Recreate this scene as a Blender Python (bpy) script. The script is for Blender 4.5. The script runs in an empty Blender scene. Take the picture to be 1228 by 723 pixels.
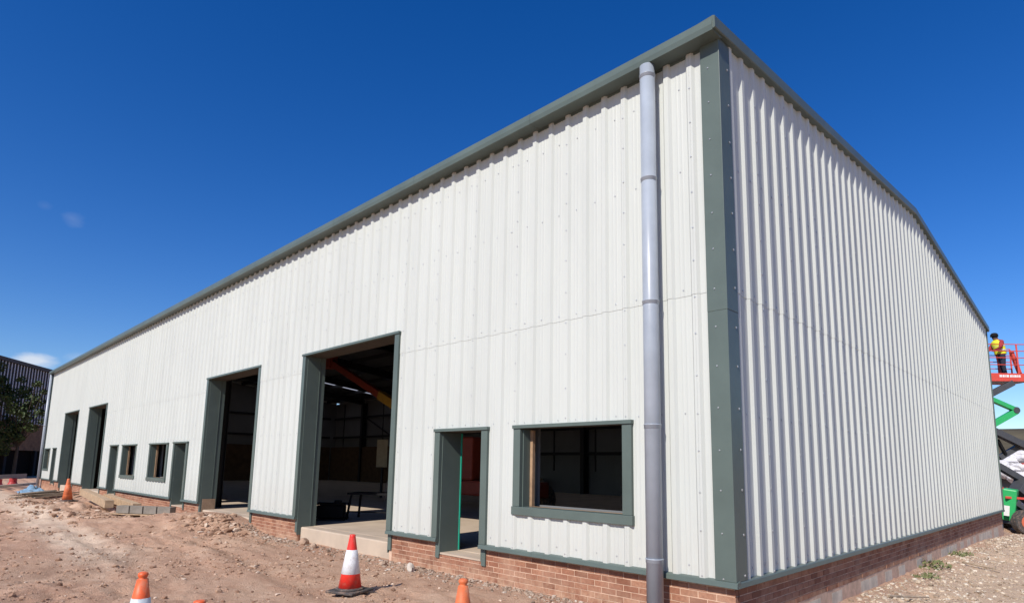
import bpy, bmesh, math, random
import numpy as np
from mathutils import Vector, Matrix

random.seed(7); rng = np.random.default_rng(7)
scene = bpy.context.scene
COL = scene.collection
R = math.radians

# ------------------------------------------------------------------ camera
CX, CY, CZ = 3.0843, -6.4002, 1.262
YAW, PITCH, ROLL = 0.77545, 0.14727, 0.01555
cam = bpy.data.cameras.new('camera')
cam.sensor_fit = 'HORIZONTAL'; cam.sensor_width = 36.0
cam.lens = 733.17 / 1228 * 36
cam.shift_x = (614 - 629.58) / 1228
cam.shift_y = (449.1 - 361.5) / 1228
cam.clip_start = 0.05; cam.clip_end = 4000
camo = bpy.data.objects.new('camera', cam); COL.objects.link(camo)
fw = Vector((-math.sin(YAW) * math.cos(PITCH), math.cos(YAW) * math.cos(PITCH), math.sin(PITCH)))
rt = Vector((math.cos(YAW), math.sin(YAW), 0)); up = rt.cross(fw)
rt2 = rt * math.cos(ROLL) + up * math.sin(ROLL); up2 = -rt * math.sin(ROLL) + up * math.cos(ROLL)
M = Matrix((rt2, up2, -fw)).transposed().to_4x4(); M.translation = (CX, CY, CZ)
camo.matrix_world = M
scene.camera = camo

# ------------------------------------------------------------------ sky, sun, exposure
SUN = Vector((0.195, -1.0, 0.84)).normalized()
SUN_EL = math.asin(SUN.z)
world = bpy.data.worlds.new('World'); scene.world = world; world.use_nodes = True
wn, wl = world.node_tree.nodes, world.node_tree.links
wn.clear()
w_out = wn.new('ShaderNodeOutputWorld'); w_bg = wn.new('ShaderNodeBackground')
sky = wn.new('ShaderNodeTexSky'); sky.sky_type = 'NISHITA'; sky.sun_disc = False
sky.sun_elevation = SUN_EL
sky.sun_rotation = math.atan2(SUN.x, SUN.y)
sky.altitude = 400; sky.air_density = 1.0; sky.dust_density = 0.25; sky.ozone_density = 4.0
w_bg.inputs['Strength'].default_value = 0.085
# small fair-weather clouds: white noise puffs round a few directions of the sky
w_tc = wn.new('ShaderNodeTexCoord')
def wmath(op, a, b=None, clamp=False):
    n = wn.new('ShaderNodeMath'); n.operation = op; n.use_clamp = clamp
    for i, v in enumerate((a, b)):
        if v is None: continue
        if isinstance(v, (int, float)): n.inputs[i].default_value = v
        else: wl.new(v, n.inputs[i])
    return n.outputs[0]
cl_noise = wn.new('ShaderNodeTexNoise'); cl_noise.inputs['Scale'].default_value = 22.0
cl_noise.inputs['Detail'].default_value = 7.0; cl_noise.inputs['Roughness'].default_value = 0.55
cl_map = wn.new('ShaderNodeMapping'); cl_map.inputs['Scale'].default_value = (1, 1, 2.2)
wl.new(w_tc.outputs['Generated'], cl_map.inputs['Vector']); wl.new(cl_map.outputs[0], cl_noise.inputs['Vector'])
cloud = None
for d, rad, sq, dens in [((-1.274, 0.140, 0.158), 0.036, 2.6, 0.75), ((-1.275, 0.205, 0.170), 0.022, 2.2, 0.16),
                     ((-1.194, 0.160, 0.385), 0.020, 1.6, 0.07), ((-1.22, 0.125, 0.405), 0.012, 1.6, 0.03),
                     ((0.9, 0.9, 0.17), 0.12, 2.6, 0.6), ((1.2, 0.2, 0.2), 0.1, 2.6, 0.6), ((-1.0, -0.8, 0.2), 0.11, 2.6, 0.6)]:
    dv = Vector(d).normalized()
    sub = wn.new('ShaderNodeVectorMath'); sub.operation = 'SUBTRACT'
    wl.new(w_tc.outputs['Generated'], sub.inputs[0]); sub.inputs[1].default_value = dv
    mul = wn.new('ShaderNodeVectorMath'); mul.operation = 'MULTIPLY'
    wl.new(sub.outputs[0], mul.inputs[0]); mul.inputs[1].default_value = (1, 1, sq)
    ln = wn.new('ShaderNodeVectorMath'); ln.operation = 'LENGTH'; wl.new(mul.outputs[0], ln.inputs[0])
    fall = wmath('SUBTRACT', 1.0, wmath('DIVIDE', ln.outputs['Value'], rad), clamp=True)
    puff = wmath('MULTIPLY', wmath('SUBTRACT', wmath('ADD', wmath('MULTIPLY', fall, 0.8), wmath('MULTIPLY', cl_noise.outputs['Fac'], 1.3)), 0.82), 1.9, clamp=True)
    puff = wmath('MULTIPLY', wmath('MULTIPLY', puff, wmath('MULTIPLY', fall, 4.0, clamp=True)), dens)
    cloud = puff if cloud is None else wmath('MAXIMUM', cloud, puff)
w_mix = wn.new('ShaderNodeMixRGB'); wl.new(cloud, w_mix.inputs[0]); 
w_hsv = wn.new('ShaderNodeHueSaturation'); w_hsv.inputs['Saturation'].default_value = 1.345; w_hsv.inputs['Value'].default_value = 1.56; w_hsv.inputs['Hue'].default_value = 0.515
wl.new(sky.outputs[0], w_hsv.inputs['Color']); wl.new(w_hsv.outputs[0], w_mix.inputs[1])
w_mix.inputs[2].default_value = (9.5, 9.9, 10.6, 1)
wl.new(w_mix.outputs[0], w_bg.inputs['Color']); wl.new(w_bg.outputs[0], w_out.inputs['Surface'])

sl = bpy.data.lights.new('sun', 'SUN'); sl.energy = 5.0; sl.angle = R(0.53); sl.color = (1.0, 0.935, 0.845)
so = bpy.data.objects.new('sun', sl); COL.objects.link(so)
so.rotation_euler = (-SUN).to_track_quat('-Z', 'Y').to_euler(); so.location = SUN * 60
scene.view_settings.view_transform = 'Standard'; scene.view_settings.look = 'None'
scene.view_settings.exposure = 0.0; scene.view_settings.gamma = 1.0
scene.render.engine = 'CYCLES'
scene.cycles.max_bounces = 8; scene.cycles.diffuse_bounces = 4

# ------------------------------------------------------------------ helpers
class MB:
    """collects shapes and links them as one mesh object"""
    def __init__(s): s.v = []; s.f = []; s.m = []
    def add(s, vs, fs, mi=0):
        b = len(s.v); s.v += [tuple(p) for p in vs]; s.f += [tuple(b + i for i in f) for f in fs]; s.m += [mi] * len(fs)
        return s
    def box(s, x0, x1, y0, y1, z0, z1, mi=0):
        return s.add([(x0, y0, z0), (x1, y0, z0), (x1, y1, z0), (x0, y1, z0), (x0, y0, z1), (x1, y0, z1), (x1, y1, z1), (x0, y1, z1)],
              [(0, 3, 2, 1), (4, 5, 6, 7), (0, 1, 5, 4), (1, 2, 6, 5), (2, 3, 7, 6), (3, 0, 4, 7)], mi)
    def bar(s, a, b, w, h, mi=0, upv=(0, 0, 1)):
        a = Vector(a); b = Vector(b); d = (b - a).normalized(); u = Vector(upv)
        if abs(d.dot(u)) > 0.98: u = Vector((0, 1, 0))
        r = d.cross(u).normalized() * w / 2; u = r.cross(d).normalized() * h / 2
        p = [a - r - u, a + r - u, a + r + u, a - r + u, b - r - u, b + r - u, b + r + u, b - r + u]
        return s.add(p, [(0, 1, 2, 3), (7, 6, 5, 4), (0, 4, 5, 1), (1, 5, 6, 2), (2, 6, 7, 3), (3, 7, 4, 0)], mi)
    def tube(s, a, b, r, n=12, r2=None, mi=0, cap=True):
        a = Vector(a); b = Vector(b); d = (b - a).normalized()
        u = d.cross(Vector((0, 0, 1)));
        if u.length < 1e-3: u = Vector((1, 0, 0))
        u.normalize(); w = d.cross(u); r2 = r if r2 is None else r2
        vs = [a + (u * math.cos(t) + w * math.sin(t)) * r for t in [2 * math.pi * i / n for i in range(n)]]
        vs += [b + (u * math.cos(t) + w * math.sin(t)) * r2 for t in [2 * math.pi * i / n for i in range(n)]]
        fs = [(i, (i + 1) % n, n + (i + 1) % n, n + i) for i in range(n)]
        if cap: fs += [tuple(range(n))[::-1], tuple(range(n, 2 * n))]
        return s.add(vs, fs, mi)
    def lathe(s, prof, c=(0, 0, 0), n=24, mi=0):
        vs = []; fs = []
        for r, z in prof:
            for i in range(n):
                t = 2 * math.pi * i / n; vs.append((c[0] + r * math.cos(t), c[1] + r * math.sin(t), c[2] + z))
        for k in range(len(prof) - 1):
            for i in range(n):
                j = (i + 1) % n; fs.append((k * n + i, k * n + j, (k + 1) * n + j, (k + 1) * n + i))
        fs.append(tuple(range(n))[::-1]); fs.append(tuple(range((len(prof) - 1) * n, len(prof) * n)))
        return s.add(vs, fs, mi)
    def extrude(s, poly, axis, a, b, mi=0):
        """poly of 2-d points swept along 'x' (points are y,z) or 'y' (points are x,z)"""
        n = len(poly)
        mk = (lambda t, p: (t, p[0], p[1])) if axis == 'x' else (lambda t, p: (p[0], t, p[1]))
        vs = [mk(a, p) for p in poly] + [mk(b, p) for p in poly]
        fs = [(i, (i + 1) % n, n + (i + 1) % n, n + i) for i in range(n)] + [tuple(range(n))[::-1], tuple(range(n, 2 * n))]
        return s.add(vs, fs, mi)
    def mesh(s, name, mats, smooth=False):
        me = bpy.data.meshes.new(name); me.from_pydata(s.v, [], s.f)
        for m in (mats if isinstance(mats, (list, tuple)) else [mats]): me.materials.append(m)
        if any(s.m): me.polygons.foreach_set('material_index', s.m)
        bm = bmesh.new(); bm.from_mesh(me); bmesh.ops.recalc_face_normals(bm, faces=bm.faces); bm.to_mesh(me); bm.free()
        if smooth: me.polygons.foreach_set('use_smooth', [True] * len(me.polygons))
        me.update(); return me
    def build(s, name, mats, parent=None, smooth=False, bevel=0, raw=False):
        return link(name, s.mesh(name, mats, smooth), parent, bevel)

def link(name, me, parent=None, bevel=0):
    o = bpy.data.objects.new(name, me); COL.objects.link(o)
    if parent is not None:
        o.parent = parent
        if parent.type == 'EMPTY' or True:
            o.matrix_parent_inverse = Matrix.Identity(4)
    if bevel:
        b = o.modifiers.new('bevel', 'BEVEL'); b.width = bevel; b.segments = 2; b.limit_method = 'ANGLE'
    return o
def tag(o, label, cat, group=None):
    o['label'] = label; o['category'] = cat
    if group: o['group'] = group
    return o
def thing(name, label, cat, loc=(0, 0, 0), rz=0.0, group=None):
    o = bpy.data.objects.new(name, None); COL.objects.link(o); o.empty_display_size = 0.2
    o.location = loc; o.rotation_euler = (0, 0, rz)
    return tag(o, label, cat, group)
def structure(o): o['kind'] = 'structure'; return o
def stuff(o): o['kind'] = 'stuff'; return o
def ray(u, v):
    return fw + rt2 * ((u - 629.58) / 733.17) - up2 * ((v - 449.1) / 733.17)
def at_depth(u, v, d): return Vector((CX, CY, CZ)) + ray(u, v) * d

# value noise for terrain
_tab = rng.random((256, 256))
def vnoise(x, y, s):
    x = np.asarray(x, float) * s + 100.3; y = np.asarray(y, float) * s + 57.7
    xi = np.floor(x).astype(int); yi = np.floor(y).astype(int); fx = x - xi; fy = y - yi
    fx = fx * fx * (3 - 2 * fx); fy = fy * fy * (3 - 2 * fy)
    g = lambda a, b: _tab[a % 256, b % 256]
    return ((g(xi, yi) * (1 - fx) + g(xi + 1, yi) * fx) * (1 - fy) + (g(xi, yi + 1) * (1 - fx) + g(xi + 1, yi + 1) * fx) * fy) - 0.5
def sstep(a, b, x):
    t = np.clip((np.asarray(x, float) - a) / (b - a), 0, 1); return t * t * (3 - 2 * t)
def ground_z(x, y):
    x = np.asarray(x, float); y = np.asarray(y, float)
    z = -0.475 + 0 * x
    z = z - 0.15 * sstep(-0.5, 0.0, x) * sstep(-0.7, 1.2, y) - 0.04 * sstep(0, 1, x) * sstep(-2, 1, y) - 0.22 * sstep(14, 22, y) * sstep(-2, 0, x)
    z = z + 0.31 * np.exp(-((x + 14.75) / 2.3) ** 4) * sstep(-3.2, -0.3, y) * sstep(2.5, 0.0, y)      # earth ramp up to second doorway
    z = z + 0.10 * np.exp(-((x + 13.4) / 0.8) ** 2 - ((y + 0.6) / 0.5) ** 2)
    z = z + 0.25 * (1 + 1.3 * vnoise(x, y, 2.4) + .8 * vnoise(x, y, 5.0)) * np.exp(-((x + 20.5) / 3.0) ** 2 - ((y + 2.3) / 1.0) ** 2)                         # spoil heap
    z = z + 0.17 * np.exp(-((x + 27.0) / 4.0) ** 2 - ((y + 3.0) / 1.4) ** 2)
    z = z + 0.05 * np.exp(-((y + 2.3 + 0.12 * (x + 8)) / 0.22) ** 2) * sstep(-14, -12, x) * sstep(-5, -7, x)
    wob = 0.35 * vnoise(x, y * 0.2, 0.25)                                                             # tyre ruts along the building
    for yc in (-3.55, -1.95):
        dd = (y - yc + 0.06 * (x + 8) + wob)
        z = z + sstep(-2, -4, x) * (-0.022 * np.exp(-(dd / 0.16) ** 2) + 0.014 * np.exp(-((np.abs(dd) - 0.30) / 0.10) ** 2) + 0.012 * np.sin(x * 28) * np.exp(-(dd / 0.13) ** 2))
    near = sstep(60, 25, np.hypot(x - CX, y - CY))
    wallfade = np.where(x > 0.3, 1.0, 0.35 + 0.65 * sstep(-0.05, -1.2, y))
    rough = 0.55 + 0.9 * sstep(-.15, .25, vnoise(x, y, 0.35))
    z = z + near * wallfade * (0.065 * vnoise(x, y, 0.45) + rough * (0.070 * vnoise(x, y, 1.6) + 0.052 * vnoise(x * 0.6, y, 4.1) + 0.028 * vnoise(x * .8, y, 9.0) + 0.018 * vnoise(x, y, 19.0)))
    z = z + (1 - near) * 0.3 * vnoise(x, y, 0.05)
    # stay under the floor slab inside the building
    inside = (x < -0.15) & (y > 0.25) & (y < 19.4) & (x > -44.3)
    z = np.where(inside, np.minimum(z, -0.32), z)
    return z
def gz(x, y): return float(ground_z(np.array([x]), np.array([y]))[0])

# ------------------------------------------------------------------ materials
MATS = {}
def nodes(name):
    m = bpy.data.materials.new(name); m.use_nodes = True; nt = m.node_tree
    b = nt.nodes['Principled BSDF']; MATS[name] = m
    return m, nt, b
def N(nt, t, **kw):
    n = nt.nodes.new(t)
    for k, v in kw.items():
        if k in n.inputs: n.inputs[k].default_value = v
        else: setattr(n, k, v)
    return n
def ramp(nt, fac, stops):
    r = nt.nodes.new('ShaderNodeValToRGB'); nt.links.new(fac, r.inputs[0])
    while len(r.color_ramp.elements) < len(stops): r.color_ramp.elements.new(0.5)
    for e, (p, c) in zip(r.color_ramp.elements, stops):
        e.position = p; e.color = (*c, 1) if len(c) == 3 else c
    return r.outputs[0]
def noise(nt, scale, detail=4, rough=0.55, vec=None, space='Object', stretch=None):
    tc = nt.nodes.new('ShaderNodeTexCoord') if space != 'World' else nt.nodes.new('ShaderNodeNewGeometry')
    o = tc.outputs[space] if space != 'World' else tc.outputs['Position']
    if stretch:
        mp = nt.nodes.new('ShaderNodeMapping'); mp.inputs['Scale'].default_value = stretch; nt.links.new(o, mp.inputs['Vector']); o = mp.outputs[0]
    n = N(nt, 'ShaderNodeTexNoise', Scale=scale, Detail=detail, Roughness=rough); nt.links.new(o, n.inputs['Vector'])
    return n.outputs['Fac']
def mixc(nt, fac, a, b, mode='MIX'):
    m = nt.nodes.new('ShaderNodeMixRGB'); m.blend_type = mode
    for i, v in enumerate((fac, a, b)):
        if isinstance(v, (int, float)): m.inputs[i].default_value = v
        elif isinstance(v, tuple): m.inputs[i].default_value = (*v, 1)
        else: nt.links.new(v, m.inputs[i])
    return m.outputs[0]
def bump(nt, b, h, strength=0.3, dist=0.01):
    n = N(nt, 'ShaderNodeBump', Strength=strength, Distance=dist); nt.links.new(h, n.inputs['Height']); nt.links.new(n.outputs[0], b.inputs['Normal'])
def simple(name, c, rough=0.5, metal=0.0, var=0.12, scale=6.0, bmp=0.0, spec=0.5, space='Object', dirt=0.0):
    m, nt, b = nodes(name)
    f = noise(nt, scale, 5, 0.6, space=space)
    lo = tuple(x * (1 - var) for x in c); hi = tuple(min(1, x * (1 + var)) for x in c)
    c = ramp(nt, f, [(0.3, lo), (0.7, hi)])
    if dirt:    # dried mud: scattered scuffs
        c = mixc(nt, ramp(nt, noise(nt, 13, 6, 0.7), [(0.50, (0, 0, 0)), (0.68, (dirt,) * 3)]), c, (0.42, 0.27, 0.18))
        c = mixc(nt, ramp(nt, noise(nt, 45, 4, 0.7), [(0.58, (0, 0, 0)), (0.66, (dirt,) * 3)]), c, (0.16, 0.09, 0.06))
    nt.links.new(c, b.inputs['Base Color'])
    b.inputs['Roughness'].default_value = rough; b.inputs['Metallic'].default_value = metal
    b.inputs['Specular IOR Level'].default_value = spec
    if bmp: bump(nt, b, noise(nt, scale * 6, 4), bmp, 0.005)
    return m
def mat_cladding():
    m, nt, b = nodes('coated_steel_white')
    dirt = noise(nt, 0.9, 6, 0.65, space='World', stretch=(1.2, 1.2, 0.35))
    fine = noise(nt, 30, 3, 0.6, space='World', stretch=(1, 1, .25))
    c = ramp(nt, dirt, [(0.28, (0.515, 0.540, 0.508)), (0.55, (0.550, 0.576, 0.541)), (0.8, (0.568, 0.594, 0.558))])
    oi = nt.nodes.new('ShaderNodeObjectInfo')
    c = mixc(nt, 1.0, c, ramp(nt, oi.outputs['Random'], [(0, (0.972, 0.972, 0.972)), (1, (1, 1, 1))]), 'MULTIPLY')
    # dust splashed up from the site along the foot of the sheets
    g = nt.nodes.new('ShaderNodeNewGeometry'); sp = nt.nodes.new('ShaderNodeSeparateXYZ'); nt.links.new(g.outputs['Position'], sp.inputs[0])
    mr = N(nt, 'ShaderNodeMapRange'); mr.inputs['From Min'].default_value = 0.9; mr.inputs['From Max'].default_value = 0.0
    nt.links.new(sp.outputs['Z'], mr.inputs['Value'])
    mm = N(nt, 'ShaderNodeMath', operation='MULTIPLY'); nt.links.new(mr.outputs[0], mm.inputs[0]); nt.links.new(fine, mm.inputs[1])
    m2 = N(nt, 'ShaderNodeMath', operation='MULTIPLY'); nt.links.new(mm.outputs[0], m2.inputs[0]); m2.inputs[1].default_value = 0.30
    c = mixc(nt, m2.outputs[0], c, (0.45, 0.36, 0.28))
    nt.links.new(c, b.inputs['Base Color'])
    b.inputs['Roughness'].default_value = 0.5; b.inputs['Specular IOR Level'].default_value = 0.18
    bump(nt, b, noise(nt, 1.7, 2, 0.5, space='World', stretch=(2, 2, .6)), 0.10, 0.03)
    return m
def mat_ground():
    m, nt, b = nodes('site_earth')
    big = noise(nt, 0.28, 4, 0.6, space='World'); med = noise(nt, 1.6, 6, 0.65, space='World', stretch=(0.8, 1.5, 1)); fine = noise(nt, 14, 6, 0.7, space='World')
    grit = noise(nt, 60, 4, 0.7, space='World')
    c = ramp(nt, med, [(0.25, (0.36, 0.205, 0.132)), (0.42, (0.50, 0.31, 0.208)), (0.58, (0.60, 0.40, 0.275)), (0.78, (0.70, 0.515, 0.375))])
    c = mixc(nt, ramp(nt, big, [(0.38, (0, 0, 0)), (0.66, (0.75, 0.75, 0.75))]), c, (0.53, 0.30, 0.20))
    c = mixc(nt, ramp(nt, fine, [(0.45, (0, 0, 0)), (0.75, (0.55, 0.55, 0.55))]), c, (0.68, 0.505, 0.365))
    c = mixc(nt, ramp(nt, grit, [(0.30, (0.32, 0.32, 0.32)), (0.45, (0, 0, 0))]), c, (0.24, 0.15, 0.10))
    damp = noise(nt, 0.55, 5, 0.6, space='World', stretch=(0.5, 1.3, 1))
    c = mixc(nt, ramp(nt, damp, [(0.60, (0, 0, 0)), (0.70, (0.55,) * 3)]), c, (0.20, 0.115, 0.075))
    # paler, stony ground on the gable side and a dusty driven strip
    g = nt.nodes.new('ShaderNodeNewGeometry'); sp = nt.nodes.new('ShaderNodeSeparateXYZ'); nt.links.new(g.outputs['Position'], sp.inputs[0])
    def mr(o, a, bb):
        n = N(nt, 'ShaderNodeMapRange', interpolation_type='SMOOTHSTEP'); n.inputs['From Min'].default_value = a; n.inputs['From Max'].default_value = bb; nt.links.new(o, n.inputs['Value']); return n.outputs[0]
    def mul(a, k):
        n = N(nt, 'ShaderNodeMath', operation='MULTIPLY'); nt.links.new(a, n.inputs[0])
        if isinstance(k, float): n.inputs[1].default_value = k
        else: nt.links.new(k, n.inputs[1])
        return n.outputs[0]
    side = mul(mr(sp.outputs['X'], -0.2, 0.8), mr(sp.outputs['Y'], -3.0, 1.0))
    c = mixc(nt, mul(side, 0.55), c, (0.72, 0.585, 0.43))
    yw = N(nt, 'ShaderNodeMath', operation='MULTIPLY_ADD'); nt.links.new(sp.outputs['X'], yw.inputs[0]); yw.inputs[1].default_value = 0.035
    nt.links.new(sp.outputs['Y'], yw.inputs[2])
    band = mul(mr(yw.outputs[0], -4.75, -4.2), mr(yw.outputs[0], -3.2, -3.75)); band = mul(band, mr(sp.outputs['X'], -8.0, -11.5)); band = mul(band, ramp(nt, med, [(0.3, (0.35,) * 3), (0.6, (0.9,) * 3)]))
    c = mixc(nt, band, c, (0.72, 0.56, 0.42))
    nt.links.new(c, b.inputs['Base Color']); b.inputs['Roughness'].default_value = 0.95; b.inputs['Specular IOR Level'].default_value = 0.15
    h = N(nt, 'ShaderNodeMath', operation='ADD'); nt.links.new(fine, h.inputs[0]); nt.links.new(grit, h.inputs[1])
    bump(nt, b, h.outputs[0], 0.9, 0.035)
    return m
def mat_brick(name, base, alt, mud=0.6, island=False):
    m, nt, b = nodes(name)
    oi = nt.nodes.new('ShaderNodeObjectInfo'); g = nt.nodes.new('ShaderNodeNewGeometry')
    rnd = nt.nodes.new('ShaderNodeMath'); rnd.operation = 'FRACT'
    ad = N(nt, 'ShaderNodeMath', operation='ADD'); nt.links.new(g.outputs['Random Per Island'] if island else oi.outputs['Random'], ad.inputs[0]); ad.inputs[1].default_value = 0.0
    nt.links.new(ad.outputs[0], rnd.inputs[0])
    c = ramp(nt, rnd.outputs[0], [(0.0, tuple(x * .72 for x in base)), (0.3, base), (0.7, alt), (1.0, tuple(x * .84 for x in alt))])
    f = noise(nt, 26, 5, 0.7, space='World')
    c = mixc(nt, ramp(nt, f, [(0.35, (0.6,) * 3), (0.65, (0, 0, 0))]), c, tuple(x * 0.62 for x in base))
    d = noise(nt, 2.2, 5, 0.6, space='World')       # dried mud and mortar smears
    c = mixc(nt, ramp(nt, d, [(0.48, (0, 0, 0)), (0.75, (mud,) * 3)]), c, (0.52, 0.345, 0.245))
    sp = nt.nodes.new('ShaderNodeSeparateXYZ'); nt.links.new(g.outputs['Position'], sp.inputs[0])
    mr = N(nt, 'ShaderNodeMapRange'); mr.inputs['From Min'].default_value = -0.22; mr.inputs['From Max'].default_value = -0.50; nt.links.new(sp.outputs['Z'], mr.inputs['Value'])
    mm = N(nt, 'ShaderNodeMath', operation='MULTIPLY'); nt.links.new(mr.outputs[0], mm.inputs[0]); nt.links.new(ramp(nt, noise(nt, 7, 6, .7, space='World'), [(0.38, (0, 0, 0)), (0.62, (0.85,) * 3)]), mm.inputs[1])
    c = mixc(nt, mm.outputs[0], c, (0.50, 0.33, 0.22))
    nt.links.new(c, b.inputs['Base Color']); b.inputs['Roughness'].default_value = 0.9; b.inputs['Specular IOR Level'].default_value = 0.2
    bump(nt, b, f, 0.5, 0.004)
    return m
CLAD = mat_cladding(); EARTH = mat_ground()
BRICK = mat_brick('red_brick', (0.31, 0.135, 0.083), (0.43, 0.215, 0.135), 0.5)
FARBRICK = mat_brick('red_brick_joined', (0.31, 0.135, 0.083), (0.43, 0.215, 0.135), 0.5, island=True)
FOOT = simple('footing_concrete', (0.62, 0.54, 0.43), 0.92, var=0.2, scale=5, bmp=0.5, spec=.2)
MORTAR = simple('mortar', (0.60, 0.415, 0.30), 0.95, var=0.2, scale=9, bmp=0.4, spec=.2)
TRIM = simple('coated_steel_green_grey', (0.104, 0.135, 0.122), 0.34, var=0.10, scale=1.5, bmp=0.035, spec=.25, space='World')
PIPE = simple('grey_downpipe', (0.335, 0.375, 0.425), 0.35, var=0.10, scale=2.5)
SCREW = simple('zinc_screw', (0.46, 0.47, 0.48), 0.3, metal=0.35, var=0.1)
CONC = simple('floor_concrete', (0.50, 0.405, 0.31), 0.85, var=0.14, scale=1.3, bmp=0.2, spec=.25, space='Object')
BLOCK = simple('concrete_block', (0.22, 0.195, 0.165), 0.92, var=0.2, scale=5, bmp=0.5, spec=.2)
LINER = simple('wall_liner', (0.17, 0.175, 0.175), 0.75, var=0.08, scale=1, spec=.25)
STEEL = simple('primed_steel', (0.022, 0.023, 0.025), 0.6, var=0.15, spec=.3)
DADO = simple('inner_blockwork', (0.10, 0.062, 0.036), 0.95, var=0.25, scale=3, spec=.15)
TIMBER = simple('sawn_timber', (0.42, 0.30, 0.19), 0.8, var=0.3, scale=7, bmp=0.3, spec=.25)
TIMBER_OLD = simple('weathered_timber', (0.34, 0.27, 0.20), 0.85, var=0.35, scale=6, bmp=0.3, spec=.2)
LINING_SHADE = simple('head_lining_shade', (0.055, 0.045, 0.035), 0.8, var=0.2)  # head lining darker than the trim: shade under the opening heads put into the colour
PACK = simple('window_packer', (0.33, 0.215, 0.13), 0.8, var=0.25, scale=7, spec=.25)
PLY = simple('plywood', (0.34, 0.235, 0.155), 0.8, var=0.2, scale=8, spec=.25)
ORANGE = simple('cone_orange', (0.80, 0.125, 0.030), 0.5, var=0.10, scale=9, dirt=0.55)
ORANGE_OLD = simple('cone_faded_orange', (0.66, 0.155, 0.05), 0.6, var=0.18, scale=12, bmp=0.1, dirt=0.55)
RED = simple('cone_red', (0.78, 0.035, 0.022), 0.42, var=0.06, scale=9, dirt=0.35)
SLEEVE = simple('cone_white_sleeve', (0.74, 0.75, 0.76), 0.4, var=0.08, scale=14, dirt=0.35)
SLEEVE_OLD = simple('cone_grey_sleeve', (0.60, 0.66, 0.68), 0.5, var=0.14, scale=14, dirt=0.55)
RUBBER = simple('black_rubber', (0.055, 0.052, 0.05), 0.8, var=0.3, scale=16, bmp=0.3, dirt=0.55)
BLACK = simple('dark_paint', (0.014, 0.014, 0.015), 0.8, var=0.2, spec=.1)
STONE = mat_brick('loose_stone', (0.36, 0.255, 0.185), (0.52, 0.42, 0.33))
GREEN = simple('lift_green', (0.03, 0.40, 0.12), 0.4, var=0.06)
LIFTRED = simple('lift_red', (0.62, 0.075, 0.05), 0.45, var=0.08)
LIFTGREY = simple('lift_grey', (0.06, 0.062, 0.068), 0.5, var=0.1)
WHITE = simple('white_paint', (0.75, 0.75, 0.74), 0.5, var=0.05)
TEAL = simple('teal_lining', (0.015, 0.33, 0.22), 0.5, var=0.05)
BLUE = simple('blue_sheet', (0.20, 0.32, 0.43), 0.45, var=0.25, scale=5)

# ------------------------------------------------------------------ ground
def axis(parts):
    out = [parts[0][0]]
    for a, b, st in parts:
        n = max(1, int(round((b - a) / st))); out += list(np.linspace(a, b, n + 1)[1:])
    return np.array(out)
xs = axis([(-900, -200, 70), (-200, -60, 10), (-60, -32, 0.5), (-32, -14, 0.12), (-14, 2.2, 0.055), (2.2, 8, 0.25), (8, 60, 4), (60, 900, 70)])
ys = axis([(-900, -200, 70), (-200, -30, 10), (-30, -7, 0.7), (-7, 0.35, 0.045), (0.35, 12, 0.1), (12, 30, 0.3), (30, 80, 4), (80, 1200, 70)])
gx, gy = np.meshgrid(xs, ys, indexing='ij'); gzv = ground_z(gx, gy)
nx, ny = gx.shape
gv = np.stack([gx, gy, gzv], -1).reshape(-1, 3)
idx = np.arange(nx * ny).reshape(nx, ny)
gq = np.stack([idx[:-1, :-1], idx[1:, :-1], idx[1:, 1:], idx[:-1, 1:]], -1).reshape(-1, 4)
def np_mesh(name, verts, quads, mat, smooth=True):
    me = bpy.data.meshes.new(name); k = quads.shape[1]
    me.vertices.add(len(verts)); me.vertices.foreach_set('co', verts.astype(np.float32).ravel())
    me.loops.add(quads.size); me.loops.foreach_set('vertex_index', quads.astype(np.int32).ravel())
    me.polygons.add(len(quads)); me.polygons.foreach_set('loop_start', np.arange(0, quads.size, k, dtype=np.int32))
    me.polygons.foreach_set('use_smooth', np.full(len(quads), smooth))
    me.materials.append(mat); me.update(calc_edges=True); me.validate(); return me
structure(link('ground', np_mesh('ground', gv, gq, EARTH)))

# far hill behind the site, seen at the right edge
HILL = simple('hill_scrub', (0.10, 0.085, 0.055), 0.95, var=0.35, scale=0.06, spec=.1, space='World')
hx, hy = np.meshgrid(np.linspace(-500, 420, 60), np.linspace(180, 420, 24), indexing='ij')
hz = -3 + 24 * np.exp(-((hy - 300) / 75) ** 2) * (0.8 + 0.6 * vnoise(hx, hy, 0.011)) + 2.2 * vnoise(hx, hy, 0.06)
hi = np.arange(hx.size).reshape(hx.shape)
structure(link('hills', np_mesh('hills', np.stack([hx, hy, hz], -1).reshape(-1, 3), np.stack([hi[:-1, :-1], hi[1:, :-1], hi[1:, 1:], hi[:-1, 1:]], -1).reshape(-1, 4), HILL)))

# ------------------------------------------------------------------ the industrial unit
L, W = 44.4, 19.6
ZL = 3.30                       # horizontal lap of the wall sheets
def roof_z(y):                  # outer roof line of the gable
    return 6.59 + (y + 0.2) * (7.41 - 6.59) / 9.98 if y < 9.78 else 7.41 + (y - 9.78) * (6.28 - 7.41) / (19.72 - 9.78)
B = thing('industrial_unit', 'long off-white ribbed steel industrial building with green-grey trim and brick base', 'building')

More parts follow.
